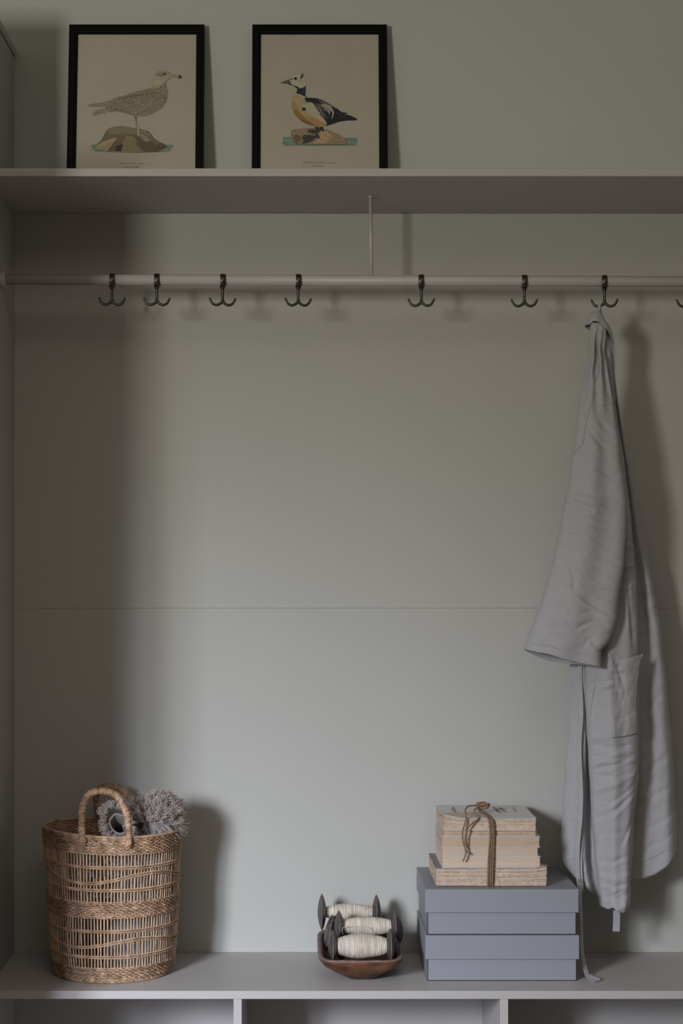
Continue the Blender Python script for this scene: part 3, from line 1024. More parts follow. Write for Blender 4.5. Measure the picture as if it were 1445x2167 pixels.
def handle(p0, p1, apex_dz, lean, name='handle'):
    """p0,p1: feet; arch with vertical legs"""
    p0, p1 = np.array(p0), np.array(p1)
    mid = (p0 + p1) / 2
    hw = (p1 - p0) / 2
    ctrl = []
    for a, h in ((-1, -0.014), (-1.02, 0.0), (-1.03, 0.35), (-0.96, 0.66), (-0.70, 0.90), (-0.35, 0.985), (0, 1.0), (0.35, 0.97), (0.70, 0.85), (0.95, 0.6), (1.04, 0.32), (1.03, 0.0), (1.0, -0.014)):
        z = h * apex_dz if h > 0 or h < -0.5 else h
        ctrl.append(mid + hw * a + np.array([lean[0] * max(h, 0), lean[1] * max(h, 0), z]))
    path = spline(ctrl, 90)
    k = MB()
    k.tube(path, 0.0052, 8, tint=[0.5] * 90)
    seg = np.linalg.norm(np.diff(path, axis=0), axis=1)
    L_ = np.concatenate([[0], np.cumsum(seg)])
    tot = L_[-1]
    turns = int(tot / 0.0028)
    for st_ in range(2):
        m = turns * 12 // 2
        s = np.linspace(0, tot, m)
        c = np.stack([np.interp(s, L_, path[:, i]) for i in range(3)], 1)
        tg = np.gradient(c, axis=0); tg /= np.linalg.norm(tg, axis=1)[:, None]
        ax = np.tile([0, 1.0, 0], (m, 1)); ax -= tg * np.sum(ax * tg, 1)[:, None]; ax /= np.linalg.norm(ax, axis=1)[:, None]
        bx = np.cross(tg, ax)
        a = s / tot * turns * PI + st_ * PI
        wv = 0.0066 + 0.0005 * np.sin(s * 900)
        pts = c + wv[:, None] * (np.cos(a)[:, None] * ax + np.sin(a)[:, None] * bx)
        k.tube(pts, 0.00150 * (1 + NR.normal(0, 0.12, m)), 6, tint=list(np.repeat(NR.uniform(0.6, 1.25, m // 6 + 1), 6)[:m]))
    # lashing knots at the feet
    for c0 in (p0, p1):
        for q in range(7):
            a = q * 0.9
            pts = [c0 + np.array([R.uniform(-.006, .006), -0.003 + R.uniform(-.003, .002), 0.004]),
                   c0 + np.array([0.007 * math.cos(a), -0.0062, -0.004]),
                   c0 + np.array([R.uniform(-.005, .005), -0.004, -0.013])]
            k.tube(spline(pts, 8), 0.0015, 5, tint=[R.uniform(.6, 1.1)] * 8)
    return k.build(name, M['seagrass'], bk, smooth=True)


fth0 = math.atan2(-0.142, -0.048); fth1 = math.atan2(-0.142, 0.047)
h0 = bp(fth0, BH - 0.004, 0.004); h1 = bp(fth1, BH - 0.004, 0.004)
handle(h0 + np.array([0, 0, 0]), h1, 0.101, (-0.006, 0.02))
h0 = bp(PI - 1.15 - 0.1, BH - 0.004, -0.002); h1 = bp(PI / 2 - 0.24, BH - 0.004, -0.002)
handle(h0, h1, 0.083, (-0.012, -0.03))

# ------------------------------------------------------------------ fringed wool blanket in the basket
bl = thing('wool_blanket', (BX + 0.04, BY + 0.01, BT + 0.01), 'rolled grey wool blanket with a shaggy fringe stuffed in the basket', 'blanket')
k = MB()
# spiral roll, standing a little tilted
nt_, nh = 150, 46
v, f = [], []
for j in range(nh):
    t = j / (nh - 1)
    z = BT + 0.012 + t * (0.300 + 0.0)
    ccx = BX + 0.045 + 0.018 * math.sin(t * 2.2)
    ccy = BY + 0.004
    for i in range(nt_):
        a = i / (nt_ - 1) * 2 * PI * 3.2 + 0.4
        r = 0.030 + 0.052 * i / (nt_ - 1)
        r += 0.004 * math.sin(3 * a + t * 5) + 0.003 * nz(math.cos(a) * 2, math.sin(a) * 2, t * 6)
        r *= 0.92 + 0.1 * math.sin(t * 9)
        v.append((ccx + r * math.cos(a), ccy + r * math.sin(a), z + 0.004 * nz(a, 1, 2)))
for j in range(nh - 1):
    for i in range(nt_ - 1):
        f.append((j * nt_ + i, j * nt_ + i + 1, (j + 1) * nt_ + i + 1, (j + 1) * nt_ + i))
k.add(v, f)
cl = k.build('cloth_roll', M['woolcloth'], bl, smooth=True)
so = cl.modifiers.new('thick', 'SOLIDIFY'); so.thickness = 0.004
# folded end whose fringe spills over the rim on the right
fc = P(336, 1736, 0.18)
k = MB()
nu_, nv_ = 40, 24
v, f = [], []
for j in range(nv_ + 1):
    ph = PI * j / nv_
    for i in range(nu_):
        th = 2 * PI * i / nu_
        d = np.array([math.sin(ph) * math.cos(th), math.sin(ph) * math.sin(th), math.cos(ph)])
        rr = 1 + 0.12 * nz(*(d * 2.2))
        v.append(fc + d * rr * np.array([0.040, 0.050, 0.044]) + np.array([0, 0, -0.004]))
for j in range(nv_):
    for i in range(nu_):
        f.append((j * nu_ + i, (j + 1) * nu_ + i, (j + 1) * nu_ + (i + 1) % nu_, j * nu_ + (i + 1) % nu_))
k.add(v, f)
k.build('folded_end', M['woolcloth'], bl, smooth=True)
# rolled end standing up inside the handle
rc = P(250, 1742, 0.11)
k = MB()
v, f = [], []
nt_, nh = 90, 18
for j in range(nh):
    t = j / (nh - 1)
    for i in range(nt_):
        a = i / (nt_ - 1) * 2 * PI * 1.35 + 5.2
        r = 0.0135 + 0.0165 * i / (nt_ - 1) + 0.0028 * math.sin(2 * a + 1) + 0.003 * nz(math.cos(a) * 1.2, math.sin(a) * 1.2, t * 2)
        lx, ly = r * 0.95 * math.cos(a) - 0.25 * r * math.sin(a), r * 1.15 * math.sin(a)
        top = np.array([lx, -0.004 - 0.032 * (1 - t), ly * 1.05 + 0.006])
        # the roll's axis runs back and down into the basket, its open mouth looks at the camera
        v.append(rc + np.array([lx + 0.004 * t, 0.10 * (1 - t) - 0.012, ly - 0.055 * (1 - t) + 0.004]))
for j in range(nh - 1):
    for i in range(nt_ - 1):
        f.append((j * nt_ + i, j * nt_ + i + 1, (j + 1) * nt_ + i + 1, (j + 1) * nt_ + i))
k.add(v, f)
re_ = k.build('rolled_end', M['woolcloth'], bl, smooth=True)
so = re_.modifiers.new('thick', 'SOLIDIFY'); so.thickness = 0.003


def tuft(k, p, d, L_, wd, tint, curl=1.0):
    """one curling lock of fringe"""
    d = np.array(d, float); d /= np.linalg.norm(d)
    n = 12
    pts = [np.array(p)]
    cur = d.copy()
    ax = np.array([R.gauss(0, 1), R.gauss(0, 1), R.gauss(0, 1)])
    ax -= d * np.dot(ax, d); ax /= np.linalg.norm(ax)
    bx__ = np.cross(d, ax)
    w0, ww = R.uniform(0, 6.28), R.uniform(0.5, 1.15) * R.choice([-1, 1])
    amp = R.uniform(0.35, 0.95) * curl
    for i in range(n - 1):
        a = w0 + ww * i
        t = i / n
        step = d * (1 - 0.25 * t) + (ax * math.cos(a) + bx__ * math.sin(a)) * amp * (0.4 + t) + np.array([0.05, 0, -0.22 * t])
        step /= np.linalg.norm(step)
        pts.append(pts[-1] + step * L_ / (n - 1))
    r = wd * np.interp(np.linspace(0, 1, n), [0, 0.3, 0.75, 1], [0.9, 1.0, 0.7, 0.25])
    k.tube(pts, r, 4, tint=[tint * q for q in np.linspace(0.80, 1.12, n)], flat=0.7)


k = MB()
# right mass: clumps of curling fringe
for c_ in range(400):
    d = np.array([R.gauss(0.20, 1), R.gauss(-0.35, 0.8), R.gauss(0.45, 0.95)])
    d /= np.linalg.norm(d)
    if d[2] < -0.75: continue
    p0 = fc + d * np.array([0.040, 0.050, 0.044])
    flow = d * R.uniform(0.6, 1.1) + np.array([0.45 + R.gauss(0, .35), -0.15 + R.gauss(0, .25), (0.45 if d[2] > -0.1 else -0.35) + R.gauss(0, .3)])
    Lc = R.uniform(0.020, 0.037)
    tc_ = R.uniform(0.62, 1.15)
    for q in range(R.randint(9, 14)):
        p = p0 + np.array([R.gauss(0, .0028) for _ in range(3)])
        tuft(k, p, flow + np.array([R.gauss(0, .16) for _ in range(3)]), Lc * R.uniform(0.7, 1.1), R.uniform(0.0005, 0.00115), tc_ * R.uniform(0.8, 1.15), 1.0)
fc2 = P(302, 1722, 0.20)
for c_ in range(45):
    d = np.array([R.gauss(-0.1, 0.9), R.gauss(-0.3, 0.6), R.gauss(0.6, 0.6)])
    d /= np.linalg.norm(d)
    p0 = fc2 + d * 0.026
    for q in range(7):
        tuft(k, p0 + np.array([R.gauss(0, .003) for _ in range(3)]), d + np.array([R.gauss(0, .3), 0, 0.3]), R.uniform(0.014, 0.026), R.uniform(0.0009, 0.0016), R.uniform(0.6, 1.1), 1.2)
# fringe round the mouth of the rolled end
for c_ in range(95):
    a = R.uniform(PI * 0.35, PI * 2.0)
    rr = R.uniform(0.026, 0.032)
    c0 = rc + np.array([rr * 0.95 * math.cos(a) - .25 * rr * math.sin(a), -0.014 + R.uniform(0, 0.010), rr * 1.15 * math.sin(a) + 0.004])
    d = np.array([math.cos(a), R.uniform(-0.6, 0.1), math.sin(a) + 0.15]) + np.array([R.gauss(0, .25) for _ in range(3)])
    Lc = R.uniform(0.010, 0.022)
    for q in range(9):
        tuft(k, c0 + np.array([R.gauss(0, .002) for _ in range(3)]), d + np.array([R.gauss(0, .2) for _ in range(3)]), Lc * R.uniform(.8, 1.15), R.uniform(0.0006, 0.0012), R.uniform(0.75, 1.15), 1.2)
# fringe seen through the weave
for i in range(420):
    th = R.uniform(-2.4, 0.3)
    z = R.uniform(0.16, 0.29)
    rr = 0.115
    p = np.array([BX + 0.02 + rr * 0.80 * math.cos(th), BY + rr * 0.85 * math.sin(th), BZ + z])
    tuft(k, p, (math.cos(th) * 0.2, math.sin(th) * 0.2, R.uniform(-1, 0.6)), R.uniform(0.015, 0.028), R.uniform(0.001, 0.0018), R.uniform(0.7, 1.05))
k.build('fringe', M['wool'], bl, smooth=True, kind='stuff')

# ------------------------------------------------------------------ wooden trough with bobbins
TX = 0.1265
tr = thing('wooden_trough', (TX, 0.19, BT), 'small carved reddish brown wooden trough filled with thread bobbins', 'trough')


def ring_rect(cx, cy, hx, hy, z, p=5.0, n=72, zl=0.0):
    out = []
    for i in range(n):
        a = 2 * PI * i / n
        c, s = math.cos(a), math.sin(a)
        x = cx + hx * math.copysign(abs(c) ** (2 / p), c)
        y = cy + hy * math.copysign(abs(s) ** (2 / p), s)
        zz = z + zl * ((y - cy) / max(hy, 1e-6)) + 0.0012 * nz(x * 30, y * 30, 5) * (z > BT + 0.01)
        out.append((x, y, zz))
    return out


outer = [(0.0, 0.0, 0.0, 0.30), (0.028, 0.085, 0.0, 0.9), (0.031, 0.092, 0.002, 1), (0.058, 0.110, 0.018, 1), (0.082, 0.128, 0.036, 1),
         (0.0925, 0.138, 0.050, 1), (0.0935, 0.140, 0.056, 1)]
rings = []
for hx, hy, z, _ in outer:
    zl = 0.006 * (z / 0.056)
    rings.append(ring_rect(TX + (0.003 if hx < 0.05 else 0), 0.19, max(hx, 0.001), max(hy, 0.001), BT + z, 6.0, zl=zl))
rings.append(ring_rect(TX, 0.19, 0.0915, 0.138, BT + 0.0578, 6.0, zl=0.006))
rings.append(ring_rect(TX, 0.19, 0.0835, 0.130, BT + 0.0575, 6.0, zl=0.006))
rings.append(ring_rect(TX, 0.19, 0.0815, 0.128, BT + 0.054, 6.0, zl=0.006))
rings.append(ring_rect(TX, 0.19, 0.070, 0.118, BT + 0.034, 5.0, zl=0.003))
rings.append(ring_rect(TX, 0.19, 0.045, 0.100, BT + 0.016, 4.0))
rings.append(ring_rect(TX, 0.19, 0.020, 0.060, BT + 0.012, 3.0))
rings.append(ring_rect(TX, 0.19, 0.001, 0.001, BT + 0.0115, 3.0))
k = MB()
n = 72
allv = [p for r_ in rings for p in r_]
f1_, mi_ = [], []
for i in range(len(rings) - 1):
    for j in range(n):
        f1_.append((i * n + j, i * n + (j + 1) % n, (i + 1) * n + (j + 1) % n, (i + 1) * n + j))
        mi_.append(1 if i in (6, 7, 8) else 0)
k.add(allv, f1_)
k.mi = mi_
k.build('bowl', [M['troughwood'], M['troughrim']], tr, smooth=True)


def bobbin(c, xl, xr, rt, rd, rd2, yaw, roll, label, tl=0.0, tilt_l=0.0):
    """c: (y, z) centre; xl/xr: x of the two discs; rt thread radius"""
    cy, cz = c
    cen = np.array([(xl + xr) / 2, cy, cz])
    half = (xr - xl) / 2
    t = thing('thread_bobbin', tuple(cen), label, 'bobbin', 'thread bobbins in the trough')
    ax = np.array([math.cos(yaw) * math.cos(roll), math.sin(yaw) * math.cos(roll), math.sin(roll)])
    k = MB()
    k.tube([cen - ax * half * 1.03, cen + ax * half * 1.03], 0.0055, 12)
    k.build('spindle', M['disc'], t, smooth=True)
    for s, rr, tl_ in ((-1, rd, tilt_l), (1, rd2, 0)):
        k = MB()
        a = ax.copy() * 1.0
        a[2] += tl_
        a /= np.linalg.norm(a)
        o = cen + ax * half * s
        th_ = 0.0098
        prof = [(-th_, 0.006), (-th_ * 0.96, 0.011), (-th_ * 0.84, rr * 0.45), (-th_ * 0.58, rr * 0.72), (-th_ * 0.30, rr * 0.89), (-0.0009, rr * 0.985), (-0.0004, rr),
                (0.0004, rr), (0.0009, rr * 0.985), (th_ * 0.30, rr * 0.89), (th_ * 0.58, rr * 0.72), (th_ * 0.84, rr * 0.45), (th_ * 0.96, 0.011), (th_, 0.006)]
        k.lathe(prof, o, a, 48, mi=[0, 0, 0, 0, 0, 1, 1, 1, 0, 0, 0, 0, 0])
        k.build('disc', [M['disc'], M['worn']], t, smooth=True)
    # wound thread
    k = MB()
    L_ = half * 2 - 0.018
    b0 = Vector(ax).orthogonal().normalized(); b1 = Vector(ax).cross(b0)
    b0, b1 = np.array(b0), np.array(b1)

    def rad(u): return rt * (0.60 + 0.40 * math.sin(PI * min(max(u, 0), 1)) ** 0.75) * (1 + 0.025 * math.sin(9 * u + rt * 900))
    k.lathe([(L_ * (q / 24 - 0.5), rad(q / 24) - 0.0006) for q in range(25)], cen, ax, 28, tint=(0.7, 0.7, 0.7))
    for layer in range(3):
        turns = 64 if layer < 2 else 26
        m = turns * 22
        u = np.linspace(0, 1, m)
        jit = np.interp(np.arange(m), np.arange(0, m, 11), NR.normal(0, 0.006 if layer < 2 else 0.02, len(np.arange(0, m, 11))))
        uu = np.clip(u + jit, 0.0, 1.0)
        a = u * turns * 2 * PI + layer * 2
        r_ = np.array([rad(q) for q in uu]) + 0.0002 * layer + NR.normal(0, 0.00012, m)
        pts = cen + ax * (L_ * (uu - 0.5))[:, None] + r_[:, None] * (np.cos(a)[:, None] * b0 + np.sin(a)[:, None] * b1)
        # bunch of loose turns near the right end
        k.tube(pts, 0.00055, 4, tint=list(np.repeat(NR.uniform(0.80, 1.1, m // 22 + 1), 22)[:m]))
    k.build('wound_thread', M['thread'], t, smooth=True)
    return t


bobbin((0.095, Z(2002, 0.095)), X(704, 0.095), X(826, 0.095), 0.0262, 0.0345, 0.0375, 0.03, 0.0,
       'front cream thread bobbin between dark discs, nearest the trough\'s front rim')
bobbin((0.180, Z(1960, 0.18)), X(717, 0.18), X(835, 0.18), 0.0205, 0.0350, 0.0350, 0.05, -0.01,
       'middle cream thread bobbin with a loose looped thread, behind the front one')
bobbin((0.272, Z(1930, 0.272)), X(681, 0.272), X(796.5, 0.272), 0.0185, 0.0415, 0.0395, 0.0, 0.0,
       'rear cream thread bobbin standing highest, with the largest left disc')
bobbin((0.226, Z(1972, 0.226)), X(696, 0.226), X(843, 0.226), 0.0115, 0.0410, 0.0330, 0.0, 0.025,
       'mostly hidden bobbin low in the trough whose left disc leans outward', tilt_l=-0.24)
bobbin((0.139, Z(2010, 0.139)), X(722, 0.139), X(837, 0.139), 0.0115, 0.026, 0.0270, 0.0, 0.0,
       'mostly hidden bobbin beneath the front one, small right disc showing')
bobbin((0.302, Z(1962, 0.302)), X(712, 0.302), X(812, 0.302), 0.0115, 0.026, 0.0320, 0.0, 0.0,
       'hidden bobbin at the trough\'s back, thin disc tip behind the rear right disc')
# loose loop of thread
k = MB()
lp = [P(726, 1978, 0.148), P(724, 1970, 0.145), P(727, 1962.5, 0.1500), P(740, 1961, 0.156), P(760, 1960.5, 0.156), P(775, 1961, 0.155), P(784, 1967, 0.15), P(787, 1978, 0.150)]
k.tube(spline(lp, 50), 0.0006, 5, tint=[0.85] * 50)
par = [o for o in COL.objects if o.name.startswith('thread_bobbin') and 'middle' in o.get('label', '')][0]
k.build('loose_thread', M['thread'], par, smooth=True)


# ------------------------------------------------------------------ storage boxes
def carton(zb, zt, x0, x1, yf, yb, lid_frac, label, dx=0.0):
    zl = zt - (zt - zb) * lid_frac
    t = thing('storage_box', ((x0 + x1) / 2, (yf + yb) / 2, zb), label, 'box', 'grey lidded storage boxes')
    k = MB()
    e = 0.0045
    a, b = (x0 + e, yf + e, zb), (x1 - e, yb - e, zt - 0.004)
    w_ = 0.0025
    k.box((a[0], a[1], zb), (b[0], b[1], zb + w_))
    k.box((a[0], a[1], zb), (b[0], a[1] + w_, b[2])); k.box((a[0], b[1] - w_, zb), (b[0], b[1], b[2]))
    k.box((a[0], a[1], zb), (a[0] + w_, b[1], b[2])); k.box((b[0] - w_, a[1], zb), (b[0], b[1], b[2]))
    k.build('box_body', M['box'], t, bevel=0.0006)
    k = MB()
    w_ = 0.0028
    # open-bottomed lid, one closed shell
    X0, X1, Y0, Y1 = x0, x1, yf, yb
    o = [(X0, Y0), (X1, Y0), (X1, Y1), (X0, Y1)]
    i_ = [(X0 + w_, Y0 + w_), (X1 - w_, Y0 + w_), (X1 - w_, Y1 - w_), (X0 + w_, Y1 - w_)]
    v = [(x, y, zl) for x, y in o] + [(x, y, zt) for x, y in o] + [(x, y, zl) for x, y in i_] + [(x, y, zt - w_) for x, y in i_]
    f = [(4, 5, 6, 7), (15, 14, 13, 12)]
    for q in range(4):
        r_ = (q + 1) % 4
        f += [(q, r_, 4 + r_, 4 + q), (8 + r_, 8 + q, 12 + q, 12 + r_), (q, 8 + q, 8 + r_, r_)]
    k.add(v, f)
    k.build('lid', M['box'], t, bevel=0.0011)
    return t


BFY = 0.084
zb1 = BT
zt1 = Z(1979.5, BFY)
zt2 = Z(1882, BFY)
carton(zb1, zt1, X(900, BFY), X(1225.5, BFY), BFY, 0.362, 0.52, 'lower grey lidded storage box standing directly on the bench')
carton(zt1 + 0.0003, zt2, X(899.8, BFY), X(1224.5, BFY), BFY, 0.366, 0.51, 'upper grey lidded storage box carrying the tied books')

# ------------------------------------------------------------------ books
BKF = 0.115
bz0 = zt2 + 0.0006


def slab_layer(k, x0, x1, y0, y1, z0, z1, rough, tint, curl=None, seed=0, nx=46, ny=34):
    """a bundle of sheets with an uneven deckle edge"""
    pts = []
    per = []
    for i in range(nx): per.append((x0 + (x1 - x0) * i / nx, y0, 0, -1))
    for i in range(ny): per.append((x1, y0 + (y1 - y0) * i / ny, 1, 0))
    for i in range(8): per.append((x1 - (x1 - x0) * i / 8, y1, 0, 0))
    for i in range(ny): per.append((x0, y1 - (y1 - y0) * i / ny, -1, 0))
    n = len(per)
    v = []
    for zz in (z0, z1):
        for i, (x, y, ax, ay) in enumerate(per):
            d = rough * (0.5 * nz(x * 22, y * 22, seed * 3.7) + 0.7 * nz(x * 130, y * 130, seed * 9.1 + 5)) + rough * 0.35 * math.sin(seed * 2.3)
            dz = curl(x, y) if curl else 0
            v.append((x + ax * d, y + ay * d, zz + dz))
    f = [(i, (i + 1) % n, n + (i + 1) % n, n + i) for i in range(n)]
    f += [tuple(range(n - 1, -1, -1)), tuple(range(n, 2 * n))]
    if curl:
        # triangulate via centre fans so the curled top shades cleanly
        f = f[:-2]
        cxm, cym = (x0 + x1) / 2, (y0 + y1) / 2
        v += [(cxm, cym, z0 + curl(cxm, cym)), (cxm, cym, z1 + curl(cxm, cym))]
        f += [((i + 1) % n, i, 2 * n) for i in range(n)] + [(n + i, n + (i + 1) % n, 2 * n + 1) for i in range(n)]
    k.add(v, f, tint)


def book(z0, z1, x0, x1, y0, y1, layers, rough, label, m, top=None, ang=0.0, curl=None, over=0.002, tint=(1, 1, 1), side_tint=None, bottom=True):
    t = thing('paperback_book', ((x0 + x1) / 2, (y0 + y1) / 2, z0), label, 'book', 'old books tied in a stack')
    ct = 0.0007
    k = MB()
    za, zb = z0 + ct, z1 - ct
    for q in range(layers):
        a, b = za + (zb - za) * q / layers, za + (zb - za) * (q + 1) / layers
        tq = np.array(tint) * R.uniform(0.78, 1.12) if rough > 0.001 else np.array(tint) * R.uniform(0.93, 1.04)
        cf = None
        if curl:
            w_ = (q / layers)
            cf = (lambda x, y, w_=w_: curl(x, y) * w_)
        g = (b - a) * 0.08
        slab_layer(k, x0 + 0.001, x1 - 0.001, y0 + 0.001, y1 - 0.001, a + g, b, rough, tq, cf, seed=q + z0 * 100)
    pg = k.build('page_block', m, t)
    for zz0, zz1, mm, nm in ((z0, z0 + ct, M['cover'], 'back_cover'), (z1 - ct, z1, top or M['cover'], 'front_cover')):
        if nm == 'back_cover' and not bottom: continue
        k = MB()
        if curl and nm == 'front_cover':
            N_ = 24
            v, f = [], []
            for s in (0, 1):
                for j in range(N_ + 1):
                    for i in range(N_ + 1):
                        x = x0 - over / 2 + (x1 - x0 + over) * i / N_; y = y0 + (y1 - y0) * j / N_ - over / 2
                        v.append((x, y, (zz0 if s == 0 else zz1) + curl(x, y)))
            W_ = N_ + 1
            B_ = W_ * W_
            for j in range(N_):
                for i in range(N_):
                    a = j * W_ + i
                    f.append((a, a + W_, a + W_ + 1, a + 1)); f.append((B_ + a, B_ + a + 1, B_ + a + W_ + 1, B_ + a + W_))
            for i in range(N_):
                f.append((i, i + 1, B_ + i + 1, B_ + i))
                q = N_ * W_ + i
                f.append((q + 1, q, B_ + q, B_ + q + 1))
                q = i * W_
                f.append((q + W_, q, B_ + q, B_ + q + W_))
                q = i * W_ + N_
                f.append((q, q + W_, B_ + q + W_, B_ + q))
            k.add(v, f)
            k.build(nm, mm, t, smooth=False)
        else:
            k.box((x0 - over / 2, y0 - over / 2, zz0), (x1 + over / 2, y1, zz1))
            k.build(nm, mm, t)
    if ang:
        # turn about own centre: children are placed relative to the empty
        t.rotation_euler = (0, 0, ang)
    return t


def zf(py): return Z(py, BKF)


bx = lambda px: X(px, BKF)
zF1, zE1, zD1, zC1, zB1, zA1 = zf(1837.5), zf(1813), zf(1793.5), zf(1770.5), zf(1757.5), zf(1731.5)


def curlF(x, y):   # lifted corner at the right front
    return 0.006 * max(0, (x - bx(1120)) / (bx(1158) - bx(1120))) ** 2 * max(0, 1 - (y - BKF) / 0.15)


def curlA(x, y):   # swollen left front corner
    return 0.0085 * max(0, 1 - (x - bx(938)) / 0.055) ** 1.6 * max(0, 1 - (y - BKF) / 0.10)


book(bz0, zF1, bx(922), bx(1157.5), BKF, 0.318, 24, 0.0030, 'thick rough-edged book with a worn dark cover at the bottom of the stack', M['pagesr'], M['cover2'],
     curl=curlF, bottom=False)
book(zF1 + 0.0004, zE1, bx(936), bx(1143.5), BKF + 0.002, 0.31, 9, 0.0002, 'smooth pale-edged paperback directly on the thick rough-edged bottom book', M['pages'], tint=(1.1, 1.1, 1.13))
book(zE1 + 0.0003, zD1, bx(935.5), bx(1138.5), BKF + 0.001, 0.31, 9, 0.0002, 'smooth tan-edged paperback second above the bottom book', M['pages'])
book(zD1 + 0.0003, zC1, bx(935), bx(1142), BKF, 0.30, 10, 0.0005, 'tan-edged paperback with a torn white sheet edge at its right', M['pages'], tint=(0.95, 0.9, 0.86))
book(zC1 + 0.0003, zB1, bx(938), bx(1134), BKF + 0.002, 0.305, 7, 0.0020, 'thin rough-edged book just beneath the topmost book', M['pagesr'], tint=(0.88, 0.83, 0.78))
topb = book(zB1 + 0.0003, zA1, bx(938.5), bx(1134), BKF - 0.001, 0.33, 16, 0.0028, 'topmost rough-edged book with printed pale grey cover and swollen corner', M['pagesr'],
            curl=curlA, tint=(1.03, 1.04, 1.04))
# torn sheet edge
k = MB()
pp = [P(x, y, BKF - 0.0015) for x, y in ((1104, 1783), (1118, 1783.4), (1132, 1782.5), (1139, 1780), (1141.5, 1777))]
k.tube(spline(pp, 20), 0.0006, 5, flat=0.5)
tb = [o for o in COL.objects if 'torn white' in o.get('label', '')][0]
k.build('torn_sheet', M['cover'], tb)


def cover_text(s, a, b, h, spacing=1.0):
    """text along the line a->b (px on the photograph, lying on the top cover), letter height h metres"""
    def g(px, py):
        s_ = (zA1 + 0.0003 - CAMZ) / (-(py - CY) / F)
        return np.array([(px - CX) / F * s_, CAMY + s_, 0])
    A_, B_ = g(*a), g(*b)
    cu = bpy.data.curves.new('title', 'FONT'); cu.body = s; cu.space_character = spacing
    o = bpy.data.objects.new('title', cu); COL.objects.link(o)
    bpy.context.view_layer.update()
    me = bpy.data.meshes.new_from_object(o.evaluated_get(bpy.context.evaluated_depsgraph_get()))
    bpy.data.objects.remove(o)
    co = np.array([v.co for v in me.vertices])
    x0, x1, y1 = co[:, 0].min(), co[:, 0].max(), co[:, 1].max()
    d = B_ - A_
    nrm = np.array([-d[1], d[0], 0]); nrm /= np.linalg.norm(nrm)
    loc = np.array(topb.location)
    for v in me.vertices:
        p = A_ + d * (v.co.x - x0) / (x1 - x0) + nrm * h * v.co.y / y1
        v.co = (p[0] - loc[0], p[1] - loc[1], zA1 + 0.0003 - loc[2])
    me.materials.clear(); me.materials.append(M['titleink'])
    ob = bpy.data.objects.new('title', me); COL.objects.link(ob); ob.parent = topb


M['titleink'] = mat('title_ink', (0.09, 0.09, 0.10), 0.8)
cover_text('DE BANKET', (1040.5, 1707), (1054, 1721), 0.0085)
cover_text('OM LIVET', (1053.5, 1708.5), (1066, 1719), 0.0085)
cover_text('ROMAN', (1082.5, 1709), (1091, 1717.5), 0.0040)
cover_text('TREDJE UPPLAGAN', (956.5, 1707), (966.5, 1724.5), 0.0040)
cover_text('STOCKHOLM 1918', (953.5, 1709), (961, 1722), 0.0036)

# ------------------------------------------------------------------ jute twine
tw = thing('jute_twine', (bx(1037), BKF, bz0), 'brown jute twine knotted in a bow around the stack of books', 'twine')


def rope(k, pts, r=0.0016, n=None, twist=0.0085):
    pts = np.asarray(pts, float)
    L_ = np.sum(np.linalg.norm(np.diff(pts, axis=0), axis=1))
    n = n or max(20, int(L_ / 0.0011))
    c = spline(pts, n)
    tg = np.gradient(c, axis=0); tg /= np.linalg.norm(tg, axis=1)[:, None] + 1e-12
    u = np.array([0.3, 0.8, 0.5]); ax = u - tg * (tg @ u)[:, None]; ax /= np.linalg.norm(ax, axis=1)[:, None]
    bx_ = np.cross(tg, ax)
    s = np.concatenate([[0], np.cumsum(np.linalg.norm(np.diff(c, axis=0), axis=1))])
    for ph in (0, PI):
        a = s / twist * 2 * PI + ph
        p = c + (np.cos(a)[:, None] * ax + np.sin(a)[:, None] * bx_) * r * 0.62
        k.tube(p, r * 0.72 * (1 + NR.normal(0, 0.06, n)), 6, tint=list(1 + 0.25 * np.sin(a * 1.0 + 0.4) + NR.uniform(-.15, .15, n)))
    # fibres
    for i in range(int(L_ / 0.004)):
        j = R.randrange(n)
        d = np.array([R.gauss(0, 1) for _ in range(3)]); d /= np.linalg.norm(d)
        q = c[j] + d * r
        k.tube([q, q + (d + tg[j]) * R.uniform(0.001, 0.003)], 0.00012, 3, tint=[1.3, 1.3])


k = MB()
yo = BKF - 0.0042
for dx, dzz in ((-4.5, 0), (0.5, 0.3), (5, 0)):
    pts = [P(1037 + dx, 1876, BKF - 0.0020), P(1037 + dx, 1862, yo - 0.001), P(1037.5 + dx, 1838, yo - 0.001), P(1038.5 + dx, 1815, yo), P(1040 + dx * 0.9, 1790, yo), P(1041 + dx * 0.8, 1768, yo - 0.001),
           P(1040 + dx * 0.8, 1748, yo - 0.003), P(1037 + dx * 0.7, 1733, BKF - 0.004)]
    top = zA1 + 0.003
    pts += [np.array([bx(1031 + dx * 0.5), BKF + 0.03, top]), np.array([bx(1026), BKF + 0.075, top + 0.002])]
    if dx != 0.5:
        pts += [np.array([bx(1027 + dx * .5), BKF + 0.13, top]), np.array([bx(1032 + dx * .4), 0.326, top - 0.001]), np.array([bx(1034), 0.333, top - 0.006]), np.array([bx(1036), 0.3335, zf(1800)])]
    rope(k, pts, 0.0019 if dx else 0.0016)
k.build('wrap', M['jute'], tw, smooth=True)
k = MB()
kc = P(1022, 1705, BKF + 0.072)
for q in range(4):
    a0 = q * 1.3
    pts = [kc + np.array([0.011 * math.cos(a0 + a) * (1 + .2 * math.sin(q)), 0.007 * math.sin(a0 * 2 + a), 0.0055 * math.sin(a * 1.0 + q) + 0.001]) for a in np.linspace(0, 2 * PI, 9)]
    rope(k, pts, 0.0019)
rope(k, [kc + np.array([-0.010, 0, 0.0]), kc + np.array([0, -0.009, 0.004]), kc + np.array([0.012, -0.004, 0.0045]), kc + np.array([0.014, 0.004, 0.002])], 0.0021)
